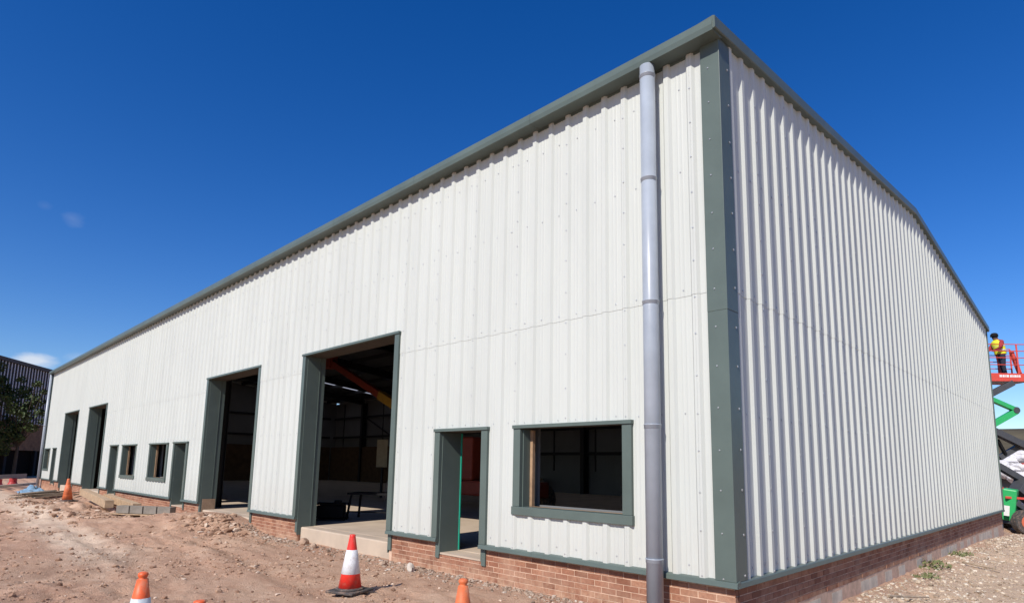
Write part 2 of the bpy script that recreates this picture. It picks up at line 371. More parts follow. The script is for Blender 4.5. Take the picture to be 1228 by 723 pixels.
# openings in the front wall: (kind, x0, x1 outer trim, z0, z1)
T = 0.14
OPEN = [('window', -3.41, -1.32, 0.555, 1.85), ('door', -5.32, -3.99, None, 1.85), ('bay', -10.44, -6.53, None, 3.735),
        ('bay', -16.71, -12.78, None, 3.735), ('door', -19.38, -17.96, None, 1.85), ('window', -22.08, -19.95, 0.53, 1.84), ('window', -25.85, -23.71, 0.53, 1.84),
        ('door', -27.84, -26.42, None, 1.85), ('bay', -32.82, -29.2, None, 3.735), ('bay', -38.85, -35.1, None, 3.735),
        ('door', -41.35, -40.15, None, 1.85), ('window', -44.0, -42.2, 0.53, 1.84)]
holes = [(x0 + 0.05, x1 - 0.05, (z0 + 0.05 if z0 is not None else -9), z1 - 0.03) for k, x0, x1, z0, z1 in OPEN]

def rib_profile():
    P = [(0.0, 1.0)]
    for k in range(3):
        o = k / 3
        pan0, pan1 = o + 0.062, o + 0.2713
        P += [(o + 0.031, 1.0), (pan0, 0.0)]
        for c in (0.36, 0.64):
            c = pan0 + (pan1 - pan0) * c
            P += [(c - 0.016, 0.0), (c - 0.007, 0.11), (c + 0.007, 0.11), (c + 0.016, 0.0)]
        P += [(pan1, 0.0), (o + 0.3023, 1.0)]
    P.append((1.0, 1.0)); return P
PROF = rib_profile(); RIB = 0.035; PAN = 0.045
def prof_h(s):
    for (a, ha), (b, hb) in zip(PROF, PROF[1:]):
        if a <= s <= b: return ha + (hb - ha) * (s - a) / (b - a + 1e-9)
    return 1.0
def spans(x, z0, z1, hl):
    out = [(z0, z1)]
    for a, b, c, d in hl:
        if a < x < b:
            n = []
            for p, q in out:
                if c >= q or d <= p: n.append((p, q)); continue
                if p < c: n.append((p, c))
                if d < q: n.append((d, q))
            out = n
    return out
def wall_panel(lo, hi, s0, place, z0, ztop, hl, off, lip):
    """one ribbed sheet between lo..hi along the wall; s0 = lap rib position; place(t, depth, z)"""
    br = set([round(lo, 4), round(hi, 4)])
    base = math.floor((lo - s0) - 1e-6)
    for k in (base, base + 1, base + 2):
        for s, h in PROF:
            t = s0 + k + s
            if lo < t < hi: br.add(round(t, 4))
    for a, b, c, d in hl:
        for t in (a, b):
            if lo < t < hi: br.add(round(t, 4))
    br = sorted(br); mb = MB()
    dep = lambda t: PAN - off - RIB * prof_h((t - s0) % 1.0)
    for a, b in zip(br, br[1:]):
        if b - a < 1e-4: continue
        da, db = dep(a + 1e-5), dep(b - 1e-5)
        za, zb = (ztop(a), ztop(b))
        for p, q in spans((a + b) / 2, z0, 99, hl):
            qa, qb = min(q, za), min(q, zb)
            if qa <= p: continue
            mb.add([place(a, da, p), place(b, db, p), place(b, db, qb), place(a, da, qa)], [(0, 1, 2, 3)])
            if lip and abs(p - z0) < 1e-6:
                mb.add([place(a, da, p), place(b, db, p), place(b, db + 0.012, p), place(a, da + 0.012, p)], [(0, 1, 2, 3)])
    return mb
def finish_panel(mb):
    if not mb.f: return
    key = {}; vs = []; mp = []
    for p in mb.v:
        k = tuple(round(c, 4) for c in p)
        if k not in key: key[k] = len(vs); vs.append(p)
        mp.append(key[k])
    fs = [tuple(dict.fromkeys(mp[i] for i in f)) for f in mb.f]; fs = [f for f in fs if len(f) > 2]
    par = list(range(len(vs)))
    def find(i):
        while par[i] != i: par[i] = par[par[i]]; i = par[i]
        return i
    for f in fs:
        for i in f[1:]: par[find(i)] = find(f[0])
    groups = {}
    for f in fs: groups.setdefault(find(f[0]), []).append(f)
    for g in groups.values():
        us = sorted({i for f in g for i in f}); ix = {u: i for i, u in enumerate(us)}
        me = bpy.data.meshes.new('wall_panel'); me.from_pydata([vs[u] for u in us], [], [tuple(ix[i] for i in f) for f in g]); me.materials.append(CLAD); me.update()
        link('wall_panel', me, B)
def front(t, d, z): return (t, d, z)
def gable(t, d, z): return (-d, t, z)
S0F = -0.405
edges = [-L] + [S0F - n + 0.0 for n in range(44, -1, -1) if S0F - n > -L + 0.1] + [-0.004]
for a, b in zip(edges, edges[1:]):
    jit = random.uniform(-0.0012, 0.0012)
    finish_panel(wall_panel(a + 0.0003, b - 0.0003, S0F - 60, front, 0.03, lambda t: ZL + 0.04, holes, 0.0 + jit, False))
    finish_panel(wall_panel(a + 0.0003, b - 0.0003, S0F - 60, front, ZL, lambda t: 6.45, holes, 0.0045 + jit, True))
edges = [0.004] + [float(n) for n in range(1, 20)] + [W]
for a, b in zip(edges, edges[1:]):
    jit = random.uniform(-0.0012, 0.0012)
    finish_panel(wall_panel(a + 0.0003, b - 0.0003, -40.0, gable, 0.03, lambda t: ZL + 0.04, [], 0.0 + jit, False))
    finish_panel(wall_panel(a + 0.0003, b - 0.0003, -40.0, gable, ZL, lambda t: roof_z(t) - 0.10, [], 0.0045 + jit, True))
# rear and far walls (flat liner boxes close the volume), inner liner of the front wall between the openings
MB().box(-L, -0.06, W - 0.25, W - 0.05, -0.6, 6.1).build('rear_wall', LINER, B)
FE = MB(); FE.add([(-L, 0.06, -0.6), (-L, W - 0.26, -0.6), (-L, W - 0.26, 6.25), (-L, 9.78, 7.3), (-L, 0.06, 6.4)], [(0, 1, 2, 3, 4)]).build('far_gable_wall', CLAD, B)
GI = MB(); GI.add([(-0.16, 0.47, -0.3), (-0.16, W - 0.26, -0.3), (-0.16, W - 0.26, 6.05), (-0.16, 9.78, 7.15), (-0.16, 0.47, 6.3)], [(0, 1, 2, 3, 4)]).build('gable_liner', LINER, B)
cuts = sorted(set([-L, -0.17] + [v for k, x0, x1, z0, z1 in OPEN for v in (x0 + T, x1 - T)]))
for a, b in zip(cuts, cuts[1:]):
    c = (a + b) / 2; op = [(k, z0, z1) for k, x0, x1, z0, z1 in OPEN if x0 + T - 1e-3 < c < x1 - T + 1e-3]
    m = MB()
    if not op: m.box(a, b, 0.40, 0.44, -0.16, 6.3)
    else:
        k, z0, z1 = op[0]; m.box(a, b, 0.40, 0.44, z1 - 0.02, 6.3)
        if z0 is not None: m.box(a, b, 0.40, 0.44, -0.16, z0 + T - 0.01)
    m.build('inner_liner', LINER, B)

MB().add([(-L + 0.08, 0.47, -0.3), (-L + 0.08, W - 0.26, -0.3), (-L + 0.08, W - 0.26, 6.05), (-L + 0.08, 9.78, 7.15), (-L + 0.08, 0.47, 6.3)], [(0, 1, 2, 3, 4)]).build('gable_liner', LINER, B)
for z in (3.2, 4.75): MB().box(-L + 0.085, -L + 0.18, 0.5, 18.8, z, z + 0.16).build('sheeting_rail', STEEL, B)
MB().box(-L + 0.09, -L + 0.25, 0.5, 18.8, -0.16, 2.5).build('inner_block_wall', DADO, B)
# ---- brick plinth: core of mortar, bricks one by one where they show, the rest joined
FB, GB = 0.085, -0.058         # brick faces: front at y, gable at x
piers = []; prev = 0.0
for k, x0, x1, z0, z1 in OPEN:
    if k == 'bay': piers.append((x1 - T, prev)); prev = x0 + T
piers.append((-L + 0.02, prev))
piers[0] = (piers[0][0], GB)
solid = []                       # upper courses stop at personnel doors
PL = {}
for a, b in piers:
    segs = [(a, b)]
    for k, x0, x1, z0, z1 in OPEN:
        if k == 'door':
            segs = [s for p, q in segs for s in ([(p, q)] if not (p < x0 < q) else [(p, x0 + T), (x1 - T, q)])]
    solid += segs
    pts = [(a + 0.012, -0.80), (b - 0.012, -0.80)]          # outline stepping down at the doors
    for i, (p, q) in enumerate(reversed(segs)):
        pts += [(q - 0.012, 0.045), (p + 0.012, 0.045)]
        if i < len(segs) - 1: pts += [(p + 0.012, -0.20), (segs[-2 - i][1] - 0.012, -0.20)]
    n = len(pts); m = MB()
    m.add([(x, FB + 0.004, z) for x, z in pts] + [(x, FB + 0.10, z) for x, z in pts], [tuple(range(n)), tuple(range(n, 2 * n))[::-1]] + [(i, (i + 1) % n, n + (i + 1) % n, n + i) for i in range(n)])
    PL[(a, b)] = m.build('brick_plinth', MORTAR, B)
def plinth_at(x): return next(o for (a, b), o in PL.items() if a - 0.02 <= x <= b + 0.02)
GPL = MB().box(GB - 0.1, GB - 0.004, FB + 0.11, W - 0.05, -0.80, 0.045).build('brick_plinth', MORTAR, B)
bl, bh = 0.215, 0.065
def brick_mesh(lx, ly, lz, name='brick'):
    bm = bmesh.new(); bmesh.ops.create_cube(bm, size=1.0); bmesh.ops.scale(bm, vec=(lx, ly, lz), verts=bm.verts)
    me = bpy.data.meshes.new(name); bm.to_mesh(me); bm.free(); me.materials.append(BRICK); return me
BM_F, BM_FH = brick_mesh(bl, 0.06, bh), brick_mesh(0.1025, 0.06, bh)
BM_G, BM_GH = brick_mesh(0.06, bl, bh), brick_mesh(0.06, 0.1025, bh)
far_bricks = MB(); n_brick = 0
def put_brick(c, long, face, near):
    global n_brick
    j = random.uniform(-0.0025, 0.003)
    c = (c[0], c[1] + j, c[2]) if face == 'f' else (c[0] + j, c[1], c[2])
    if near and n_brick < 300:
        o = link('brick', {'f': (BM_FH, BM_F), 'g': (BM_GH, BM_G)}[face][long], plinth_at(c[0]) if face == 'f' else GPL); o.location = c; n_brick += 1
        o.rotation_euler = (random.uniform(-.01, .01), random.uniform(-.012, .012), random.uniform(-.01, .01))
    else:
        hx_ = (bl if long else 0.1025) / 2
        if face == 'f': far_bricks.box(c[0] - hx_, c[0] + hx_, c[1] - 0.03, c[1] + 0.03, c[2] - bh / 2, c[2] + bh / 2)
        else: far_bricks.box(c[0] - 0.03, c[0] + 0.03, c[1] - hx_, c[1] + hx_, c[2] - bh / 2, c[2] + bh / 2)
def course(a, b, z, k, face, nearf):
    """one course of stretchers from a to b (b nearer the corner)"""
    t = b; first = True
    while t - a > 0.08:
        w = bl
        if first and k % 2: w = 0.1025
        first = False
        if t - w < a: w = 0.1025 if t - a >= 0.1025 else None
        if w is None: break
        c = t - w / 2; long = w > 0.15
        near = nearf(c, z)
        if face == 'f': put_brick((c, FB + 0.03, z), long, 'f', near)
        else: put_brick((GB - 0.03, -c, z), long, 'g', near)
        t -= w + 0.01
COURSES = [0.012 - 0.075 * k for k in range(0, 8)]
for k, z in enumerate(COURSES):
    for a, b in (solid if z > -0.21 else piers): course(a, b, z, k, 'f', lambda c, z: c > -10.4 and -0.50 < z < -0.03)
for k, z in enumerate(COURSES[:6]):
    course(-W + 0.06, -FB - 0.075, z, k + 1, 'g', lambda c, z: c > -2.3 and z < -0.03)
stuff(far_bricks.build('brickwork', FARBRICK, GPL))
fm = MB(); y = 0.1; kk = 0           # concrete block footing under the gable bricks
while y < W - 0.1:
    w = 0.44 if kk else 0.3; kk += 1
    o = MB().box(GB - 0.10, GB - 0.002 - random.uniform(0, 0.004), y, min(W - 0.06, y + w - 0.01), -1.2, -0.4455).build('footing_block', FOOT, GPL); y += w

# ---- floor slab
MB().box(-L + 0.1, -0.2, 0.46, W - 0.26, -0.40, -0.165).build('floor_slab', CONC, B)
for k, x0, x1, z0, z1 in OPEN:
    if k == 'bay': MB().box(x0 + T + 0.03, x1 - T - 0.03, 0.14, 0.458, -0.75, -0.168).build('door_threshold', CONC, B, bevel=0.025)
    if k == 'door': MB().box(x0 + T + 0.018, x1 - T - 0.018, 0.075, 0.458, -0.199, -0.172).build('door_threshold', CONC, B)

# ---- trims
def opening(kind, x0, x1, z0, z1):
    p = bpy.data.objects.new({'window': 'window', 'door': 'personnel_doorway', 'bay': 'roller_doorway'}[kind], None); COL.objects.link(p); p.parent = B
    base = 0.003 if z0 is None else z0
    foot = {'bay': -0.335, 'door': -0.1985, 'window': None}[kind]
    zt = z1 - 0.05
    # face trims (a folded flange, 10 mm proud of the ribs)
    for a, b, nm in ((x0, x0 + T, 'jamb_trim'), (x1 - T, x1, 'jamb_trim')):
        MB().box(a, b, -0.002, 0.06, base + (0.062 if z0 is None else 0.12), zt - 0.001).build(nm, TRIM, p, bevel=0.004)
    MB().box(x0 - 0.012, x1 + 0.012, -0.022, 0.06, zt, z1).build('head_drip', TRIM, p, bevel=0.004)
    dpt = 0.50 if kind == 'bay' else (0.455 if kind == 'door' else 0.20)
    for xj, s in ((x0 + T, -1), (x1 - T, 1)):
        zb = foot if foot is not None else z0 + 0.1
        a, b = sorted((xj - s * 0.001, xj - s * 0.016))
        MB().box(a, b, 0.0605, dpt, zb, zt - 0.002).build('jamb_lining', TRIM, p)
        if kind == 'bay':
            a, b = sorted((xj - s * 0.017, xj - s * 0.027)); MB().box(a, b, 0.36, 0.372, zb, zt - 0.003).build('jamb_seam', TRIM, p)
        if foot is not None:     # lower closer strip on the brickwork
            a, b = sorted((xj + s * 0.0005, xj + s * 0.09)); MB().box(a, b, 0.0605, FB - 0.004, foot + 0.05 if kind == 'bay' else -0.26, -0.001).build('jamb_closer', TRIM, p)
    MB().box(x0 + T, x1 - T, 0.062, dpt, zt - 0.001, zt + 0.02).build('head_lining', LINING_SHADE, p)
    if kind == 'window':
        MB().box(x0 - 0.012, x1 + 0.012, -0.014, 0.065, z0, z0 + 0.118).build('sill_trim', TRIM, p, bevel=0.006)
        MB().box(x0 + T, x1 - T, 0.066, dpt, z0 + 0.07, z0 + 0.116).build('sill_lining', TRIM, p)
        for a, b in ((x0 + T - 0.02, x0 + T + 0.065), (x1 - T - 0.065, x1 - T + 0.02)):
            MB().box(a, b, dpt + 0.002, dpt + 0.055, z0 + 0.12, zt - 0.02).build('timber_packer', PACK, p)
        MB().box(x0 + T, x1 - T, dpt + 0.002, dpt + 0.055, z0 + 0.07, z0 + 0.118).build('timber_packer', PACK, p)
    if kind == 'door':
        MB().box(x0 + T + 0.001, x0 + T + 0.036, dpt + 0.001, dpt + 0.02, -0.16, zt - 0.01).build('teal_edge', TEAL, p)
    return p
for o_ in OPEN: opening(*o_)

# drip flashing along the foot of the sheets
stops = [-L]; segs = []; prev = -0.0
for k, x0, x1, z0, z1 in OPEN:
    if z0 is None: segs.append((x1 - T, prev)); prev = x0 + T
segs.append((-L, prev))
for i, (a, b) in enumerate(segs):
    t = b
    while t > a + 0.01:
        e = max(a, t - 3.0);
        if e - a < 0.4: e = a
        MB().extrude([(0.062, 0.0), (-0.016, 0.0), (-0.020, 0.004), (-0.012, 0.052), (0.0, 0.062), (0.062, 0.075)], 'x', e + 0.0015, t - (0.0015 if t < -0.01 else -0.016)).build('drip_flashing', TRIM, B); t = e
t = 0.02
while t < W - 0.05:
    e = min(W, t + 3.0)
    MB().extrude([(-0.062, 0.0), (0.016, 0.0), (0.020, 0.004), (0.012, 0.052), (0.0, 0.062), (-0.062, 0.075)], 'y', t + 0.0015, e - 0.0015).build('drip_flashing', TRIM, B); t = e
# corner flashing in two lengths
for z0, z1, o in ((0.064, ZL - 0.25, 0.0), (ZL - 0.25, 6.43, 0.003)):
    m = MB()
    P = [(0.0 + o, 0.0 - o), (-0.245, 0.0 - o), (-0.245, 0.012), (-0.012, 0.012), (-0.012, 0.275), (0.0 + o, 0.275)]
    vs = [(x, y, z0) for x, y in P] + [(x, y, z1) for x, y in P]
    n = len(P); m.add(vs, [(i, (i + 1) % n, n + (i + 1) % n, n + i) for i in range(n)] + [tuple(range(n)), tuple(range(n, 2 * n))])
    m.build('corner_flashing', TRIM, B, bevel=0.004)
MB().box(-L - 0.01, -L + 0.2, -0.002, 0.06, 0.064, 6.43).build('corner_flashing', TRIM, B)
MB().box(-0.05, 0.004, W - 0.03, W + 0.01, 0.064, 6.10).build('corner_flashing', TRIM, B)
# eaves fascia/gutter in 3 m lengths
t = 0.028
while t > -L:
    e = max(-L - 0.05, t - 3.0)
    MB().extrude([(0.03, 6.41), (-0.20, 6.41), (-0.214, 6.475), (-0.210, 6.50), (-0.196, 6.575), (-0.178, 6.592), (-0.06, 6.585), (0.03, 6.56)], 'x', e + 0.002, t - (0.002 if t < 0 else 0)).build('eaves_gutter', TRIM, B); t = e
MB().box(-L, 0.0, 0.031, 0.06, 6.38, 6.5).build('eaves_filler', TRIM, B)
# verge flashing along the gable
ystops = [-0.2, 2.5, 5.0, 7.4, 9.78, 12.3, 14.8, 17.3, 19.72]
for a, b in zip(ystops, ystops[1:]):
    m = MB(); za, zb = roof_z(a), roof_z(b)
    prof = [(-0.25, -0.02), (0.035, 0.0), (0.06, -0.012), (0.062, -0.155), (0.05, -0.165), (0.0, -0.165), (-0.05, -0.165)]
    n = len(prof); a2, b2 = a + (0.0015 if a > 0 else 0.002), b - 0.0015
    m.add([(x, a2, za + z) for x, z in prof] + [(x, b2, zb + z) for x, z in prof], [(i, (i + 1) % n, n + (i + 1) % n, n + i) for i in range(n)] + [tuple(range(n)), tuple(range(n, 2 * n))])
    m.build('verge_flashing', TRIM, B)
# rear gutter end
MB().extrude([(W - 0.02, 6.10), (W + 0.12, 6.10), (W + 0.14, 6.24), (W - 0.02, 6.26)], 'x', -L, 0.05).build('rear_gutter', TRIM, B)
# roof sheets with rooflights on the far slope
LIGHTS = [(-4.0, -3.0), (-10.6, -9.6), (-17.2, -16.2), (-23.8, -22.8), (-30.2, -29.2), (-37.2, -36.2), (-42, -41)]
def roof_part(x0, x1, y0, y1, mat, nm, par=B, dz=0.0):
    m = MB(); za, zb = roof_z(y0) - 0.06 + dz, roof_z(y1) - 0.06 + dz
    vs = [(x, y, z - t) for t in (0, 0.05) for x, y, z in ((x0, y0, za), (x1, y0, za), (x1, y1, zb), (x0, y1, zb))]
    return m.add(vs, [(0, 1, 2, 3), (7, 6, 5, 4), (0, 4, 5, 1), (1, 5, 6, 2), (2, 6, 7, 3), (3, 7, 4, 0)]).build(nm, mat, par)
ROOF = simple('roof_sheet', (0.09, 0.092, 0.095), 0.6, var=0.06)
roof_part(-L, -0.06, 0.0, 9.78, ROOF, 'roof')
gm, gnt, gb = nodes('grp_rooflight')
gb.inputs['Base Color'].default_value = (0.30, 0.31, 0.31, 1); gb.inputs['Roughness'].default_value = 0.6
gtr = gnt.nodes.new('ShaderNodeBsdfTranslucent'); gnt.links.new(ramp(gnt, noise(gnt, 2.0, 3), [(0.3, (0.44, 0.45, 0.45)), (0.7, (0.55, 0.56, 0.56))]), gtr.inputs['Color'])
gmx = gnt.nodes.new('ShaderNodeMixShader'); gmx.inputs[0].default_value = 0.85
gnt.links.new(gb.outputs[0], gmx.inputs[1]); gnt.links.new(gtr.outputs[0], gmx.inputs[2]); gnt.links.new(gmx.outputs[0], gnt.nodes['Material Output'].inputs['Surface'])
prev = -0.06
for x1, x0 in [(b, a) for a, b in LIGHTS]:
    roof_part(x1, prev, 9.78, W, ROOF, 'roof'); prev = x0
    roof_part(x0, x1, 9.78, 10.6, ROOF, 'roof'); roof_part(x0, x1, 18.6, W, ROOF, 'roof')
    m = MB(); y0, y1 = 10.6, 18.6
    m.add([(x0, y0, roof_z(y0) - .07), (x1, y0, roof_z(y0) - .07), (x1, y1, roof_z(y1) - .07), (x0, y1, roof_z(y1) - .07)], [(0, 1, 2, 3)]).build('rooflight', gm, B)
roof_part(-L, prev, 9.78, W, ROOF, 'roof')

# steel frame inside
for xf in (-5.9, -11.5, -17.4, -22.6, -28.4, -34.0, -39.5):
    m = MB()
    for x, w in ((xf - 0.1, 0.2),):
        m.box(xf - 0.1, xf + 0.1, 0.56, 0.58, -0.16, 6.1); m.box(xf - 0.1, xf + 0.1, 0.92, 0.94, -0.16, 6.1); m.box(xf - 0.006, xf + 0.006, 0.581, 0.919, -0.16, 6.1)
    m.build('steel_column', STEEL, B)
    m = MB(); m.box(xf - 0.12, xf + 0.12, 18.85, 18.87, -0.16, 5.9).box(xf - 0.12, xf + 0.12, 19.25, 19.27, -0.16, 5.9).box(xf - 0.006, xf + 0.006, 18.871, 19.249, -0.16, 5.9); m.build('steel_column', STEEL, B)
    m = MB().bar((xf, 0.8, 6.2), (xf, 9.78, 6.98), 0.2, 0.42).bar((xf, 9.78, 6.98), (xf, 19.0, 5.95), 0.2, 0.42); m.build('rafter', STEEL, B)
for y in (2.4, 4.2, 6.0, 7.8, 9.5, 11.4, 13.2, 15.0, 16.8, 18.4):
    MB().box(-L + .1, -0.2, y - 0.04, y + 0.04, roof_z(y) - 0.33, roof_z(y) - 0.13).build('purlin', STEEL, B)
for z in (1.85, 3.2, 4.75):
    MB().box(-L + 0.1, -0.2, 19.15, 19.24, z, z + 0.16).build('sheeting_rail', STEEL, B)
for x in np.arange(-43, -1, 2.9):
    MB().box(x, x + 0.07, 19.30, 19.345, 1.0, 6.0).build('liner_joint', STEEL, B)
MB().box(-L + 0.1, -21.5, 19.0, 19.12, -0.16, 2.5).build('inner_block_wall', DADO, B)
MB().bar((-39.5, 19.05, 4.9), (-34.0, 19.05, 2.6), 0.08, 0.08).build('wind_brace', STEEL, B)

# downpipes
def downpipe(x, y, r, zb, ztop, joints, name='downpipe'):
    p = MB().tube((x, y, zb), (x, y, ztop), r, 28).build(name, PIPE, B, smooth=False)
    p.data.polygons.foreach_set('use_smooth', [len(f.vertices) == 4 for f in p.data.polygons])
    for z in joints:
        c = MB().lathe([(r + .001, -0.022), (r + .005, -0.020), (r + .005, 0.016), (r + .008, 0.018), (r + .008, 0.028), (r + .001, 0.030)], (x, y, z), 28).build('pipe_joint', PIPE, p, smooth=True)
    return p
dp = downpipe(-0.92, -0.135, 0.097, -0.55, 6.405, (6.25, 4.84, 3.25, 1.74, 0.20))
downpipe(-44.3, -0.10, 0.075, -0.45, 6.405, (3.2,))
# screws
def screw(m, p, face, r=0.0075):
    n = 6; t = 0.007
    for rr, dd, in ((r * 1.5, 0.002), (r, t)):
        vs = []
        for q in (0.0, dd):
            for i in range(n):
                a = 2 * math.pi * i / n; c, s = rr * math.cos(a), rr * math.sin(a)
                vs.append((p[0] + c, p[1] - q, p[2] + s) if face == 'f' else (p[0] + q, p[1] + c, p[2] + s))
        m.add(vs, [tuple(range(n, 2 * n))] + [(i, (i + 1) % n, n + (i + 1) % n, n + i) for i in range(n)])
sf, sg = MB(), MB()
def clear_front(x, z): return not any(x0 - 0.03 < x < x1 + 0.03 and (z0 if z0 is not None else -1) - 0.03 < z < z1 + 0.03 for k, x0, x1, z0, z1 in OPEN)
x = S0F
k = 0
while x > -30:
    for z in (0.17, 1.90, 3.375, 4.9, 6.0):
        xx = x - 0.167; zz = z + random.uniform(-.012, .012)
        if clear_front(xx, zz): screw(sf, (xx + random.uniform(-.012, .012), PAN - (0.0055 if z > ZL else 0.001), zz), 'f')
    if k % 3 == 0:
        for z in np.arange(0.1, 6.2, 0.45):
            zz = z + random.uniform(-.03, .03)
            if clear_front(x, zz): screw(sf, (x, PAN - RIB - (0.0055 if zz > ZL else 0.001), zz), 'f')
    x -= 1 / 3; k += 1
for z in np.arange(0.1, 6.2, 0.46): screw(sf, (-0.145, -0.003 - (0.003 if z > ZL - .25 else 0), z + random.uniform(-.02, .02)), 'f', 0.0065)
y = 1 / 3; k = 1
while y < 19.4:
    for z in (0.16, 1.88, 3.37, 4.9): screw(sg, (-PAN + (0.0055 if z > ZL else 0.001), y + 0.167 + random.uniform(-.012, .012), z + random.uniform(-.012, .012)), 'g', 0.011)
    if k % 3 == 0:
        for z in np.arange(0.1, roof_z(y) - 0.3, 0.45): screw(sg, (-PAN + RIB + (0.0055 if z > ZL else 0.001), y, z + random.uniform(-.03, .03)), 'g', 0.011)
    y += 1 / 3; k += 1
for z in np.arange(0.1, 6.2, 0.46): screw(sg, (0.003 + (0.003 if z > ZL - .25 else 0), 0.20, z + random.uniform(-.02, .02)), 'g', 0.010)
stuff(sf.build('screw_heads', SCREW, B)); stuff(sg.build('screw_heads', SCREW, B))

# ------------------------------------------------------------------ temporary covers at door feet
o = MB().box(-0.012, 0.0, 0.0, 0.36, -0.02, 0.50).build('plywood_cover', PLY); o.location = (-16.52, 0.11, -0.36)
tag(o, 'brown plywood sheet propped against the foot of the second big doorway', 'plywood')
o = MB().box(-0.02, 0.0, 0.0, 0.19, 0, 0.30).build('brick_stub', BRICK, B); o.location = (-10.285, 0.095, -0.62)

# ------------------------------------------------------------------ things inside
MRED = simple('machine_red', (0.22, 0.030, 0.012), .6); MYEL = simple('machine_ochre', (0.34, 0.20, 0.02), .6)
def boom_lift_inside():
    t = thing('telehandler', 'red and yellow boom machine parked in the dark behind the doorway', 'machine')
    a = Vector((-20.9, 6.2, 5.50)); b = Vector((-15.0, 6.2, 3.0)); c = Vector((-11.4, 6.2, 1.5))
    MB().bar(a, a.lerp(b, 0.72), 0.22, 0.27).build('boom', MRED, t, bevel=.02)
    MB().bar(a.lerp(b, 0.68), c, 0.28, 0.33).build('outer_boom', MYEL, t, bevel=.02)
    MB().box(-21.15, -20.65, 6.0, 6.4, 5.2, 5.75).build('boom_head', MRED, t, bevel=.03)
    MB().box(-15.1, -8.8, 5.7, 6.8, 0.35, 0.8).build('chassis', MRED, t, bevel=.06)
    MB().box(-12.2, -11.0, 5.75, 6.5, 0.8, 2.1).build('cab', MRED, t, bevel=.05)
    for x in (-14.6, -9.3):
        for y in (5.5, 6.98): MB().tube((x, y - 0.16, 0.29), (x, y + 0.16, 0.29), 0.455, 20).build('wheel', RUBBER, t, bevel=.02)
boom_lift_inside()
t = thing('generator', 'squat dark generator on the sunlit floor inside the nearest big doorway', 'generator', (-11.45, 1.5, -0.165), 0.9)
MB().box(-0.34, 0.34, -0.22, 0.22, 0.05, 0.36).build('engine_block', BLACK, t, bevel=.04)
MB().tube((0.16, 0, 0.36), (0.16, 0, 0.48), 0.10, 14).build('filter', BLACK, t, bevel=.01)
m = MB()
for y in (-0.24, 0.24):
    m.tube((-0.38, y, 0.02), (0.38, y, 0.02), 0.018, 8); m.tube((-0.38, y, 0.02), (-0.38, y, 0.40), 0.018, 8); m.tube((0.38, y, 0.02), (0.38, y, 0.40), 0.018, 8); m.tube((-0.38, y, 0.40), (0.38, y, 0.40), 0.018, 8)
m.build('frame', BLACK, t)
t = thing('work_trestle', 'dark steel work trestle standing inside the nearest big doorway', 'trestle', (-11.0, 2.45, -0.165), 0.6)
for y in (-0.35, 0.35):
    for x in (-0.5, 0.5): MB().bar((x * 1.15, y, 0), (x, y * .8, 0.62), 0.045, 0.045).build('leg', BLACK, t)
MB().box(-0.6, 0.6, -0.34, 0.34, 0.62, 0.67).build('top', BLACK, t)
MB().bar((-0.55, -0.33, 0.2), (0.55, -0.33, 0.2), 0.03, 0.03).build('brace', BLACK, t)
o = MB().box(-0.28, 0.28, -0.012, 0.012, 0, 1.15).build('site_board', simple('faded_board', (0.42, 0.36, 0.24), .8)); o.location = (-19.25, 7.9, 1.1); o.rotation_euler = (0, 0, .3)
tag(o, 'pale notice board fixed on a post deep inside the nearest big doorway', 'board')
MB().box(-0.04, 0.04, 0.014, 0.09, -1.26, 1.1).build('post', STEEL, o)
t = thing('pallet_stack', 'dark stack of pallets seen through the near window', 'pallets', (-20.5, 17.6, -0.165), 0.1)
for i in range(5):
    m = MB()
    for x in np.linspace(-0.9, 0.9, 7): m.box(x - 0.07, x + 0.07, -0.6, 0.6, i * 0.16 + 0.10, i * 0.16 + 0.122)
    for yy in (-0.5, 0, 0.5): m.box(-0.98, 0.98, yy - 0.05, yy + 0.05, i * 0.16, i * 0.16 + 0.0995)
    m.build('pallet', TIMBER_OLD, t)

# ------------------------------------------------------------------ traffic cones
def traffic_cone(x, y, label, bodym, sleevem, rz=0.0, h=0.75, scale=1.0, tip='plain', tiltx=0.0, z=None, two=True):
    z = gz(x, y) + 0.005 if z is None else z
    t = thing('traffic_cone', label, 'cone', (x, y, z), rz, 'traffic cones'); t.rotation_euler = (tiltx, 0, rz); t.scale = (scale,) * 3
    m = MB(); m.box(-0.225, 0.225, -0.225, 0.225, 0.0, 0.035); m.build('base', RUBBER, t, bevel=.012)
    MB().lathe([(0.19, 0.036), (0.185, 0.055), (0.165, 0.062)], n=28).build('base_ring', RUBBER, t, smooth=True)
    r = lambda zz: 0.152 - (zz - 0.062) * (0.152 - 0.035) / (h - 0.062)
    prof = [(r(.0621), .0621), (r(.3), .3), (r(.55), .55), (r(.7), .7)]
    if tip == 'knob': prof += [(r(.7), .70), (0.040, .705), (0.028, .712), (0.037, .725), (0.042, .74), (0.036, .757), (0.018, .765)]
    else: prof += [(r(h - .03), h - .03), (0.040, h - .028), (0.039, h - .004), (0.028, h)]
    MB().lathe(prof, n=28).build('body', bodym, t, smooth=True)
    MB().lathe([(r(.24) + .001, .24), (r(.24) + .004, .242), (r(.55) + .004, .548), (r(.55) + .001, .55)], n=28).build('reflective_sleeve', sleevem, t, smooth=True)
    return t
traffic_cone(-4.567, -1.90, 'red cone with white sleeve and black square base in front of nearest big doorway', RED, SLEEVE, 0.35, z=-0.452)
traffic_cone(-3.12, -4.765, 'orange cone with pale sleeve and knobbed tip at bottom left of the picture', ORANGE, SLEEVE_OLD, 0.2, tip='knob', z=-0.465)
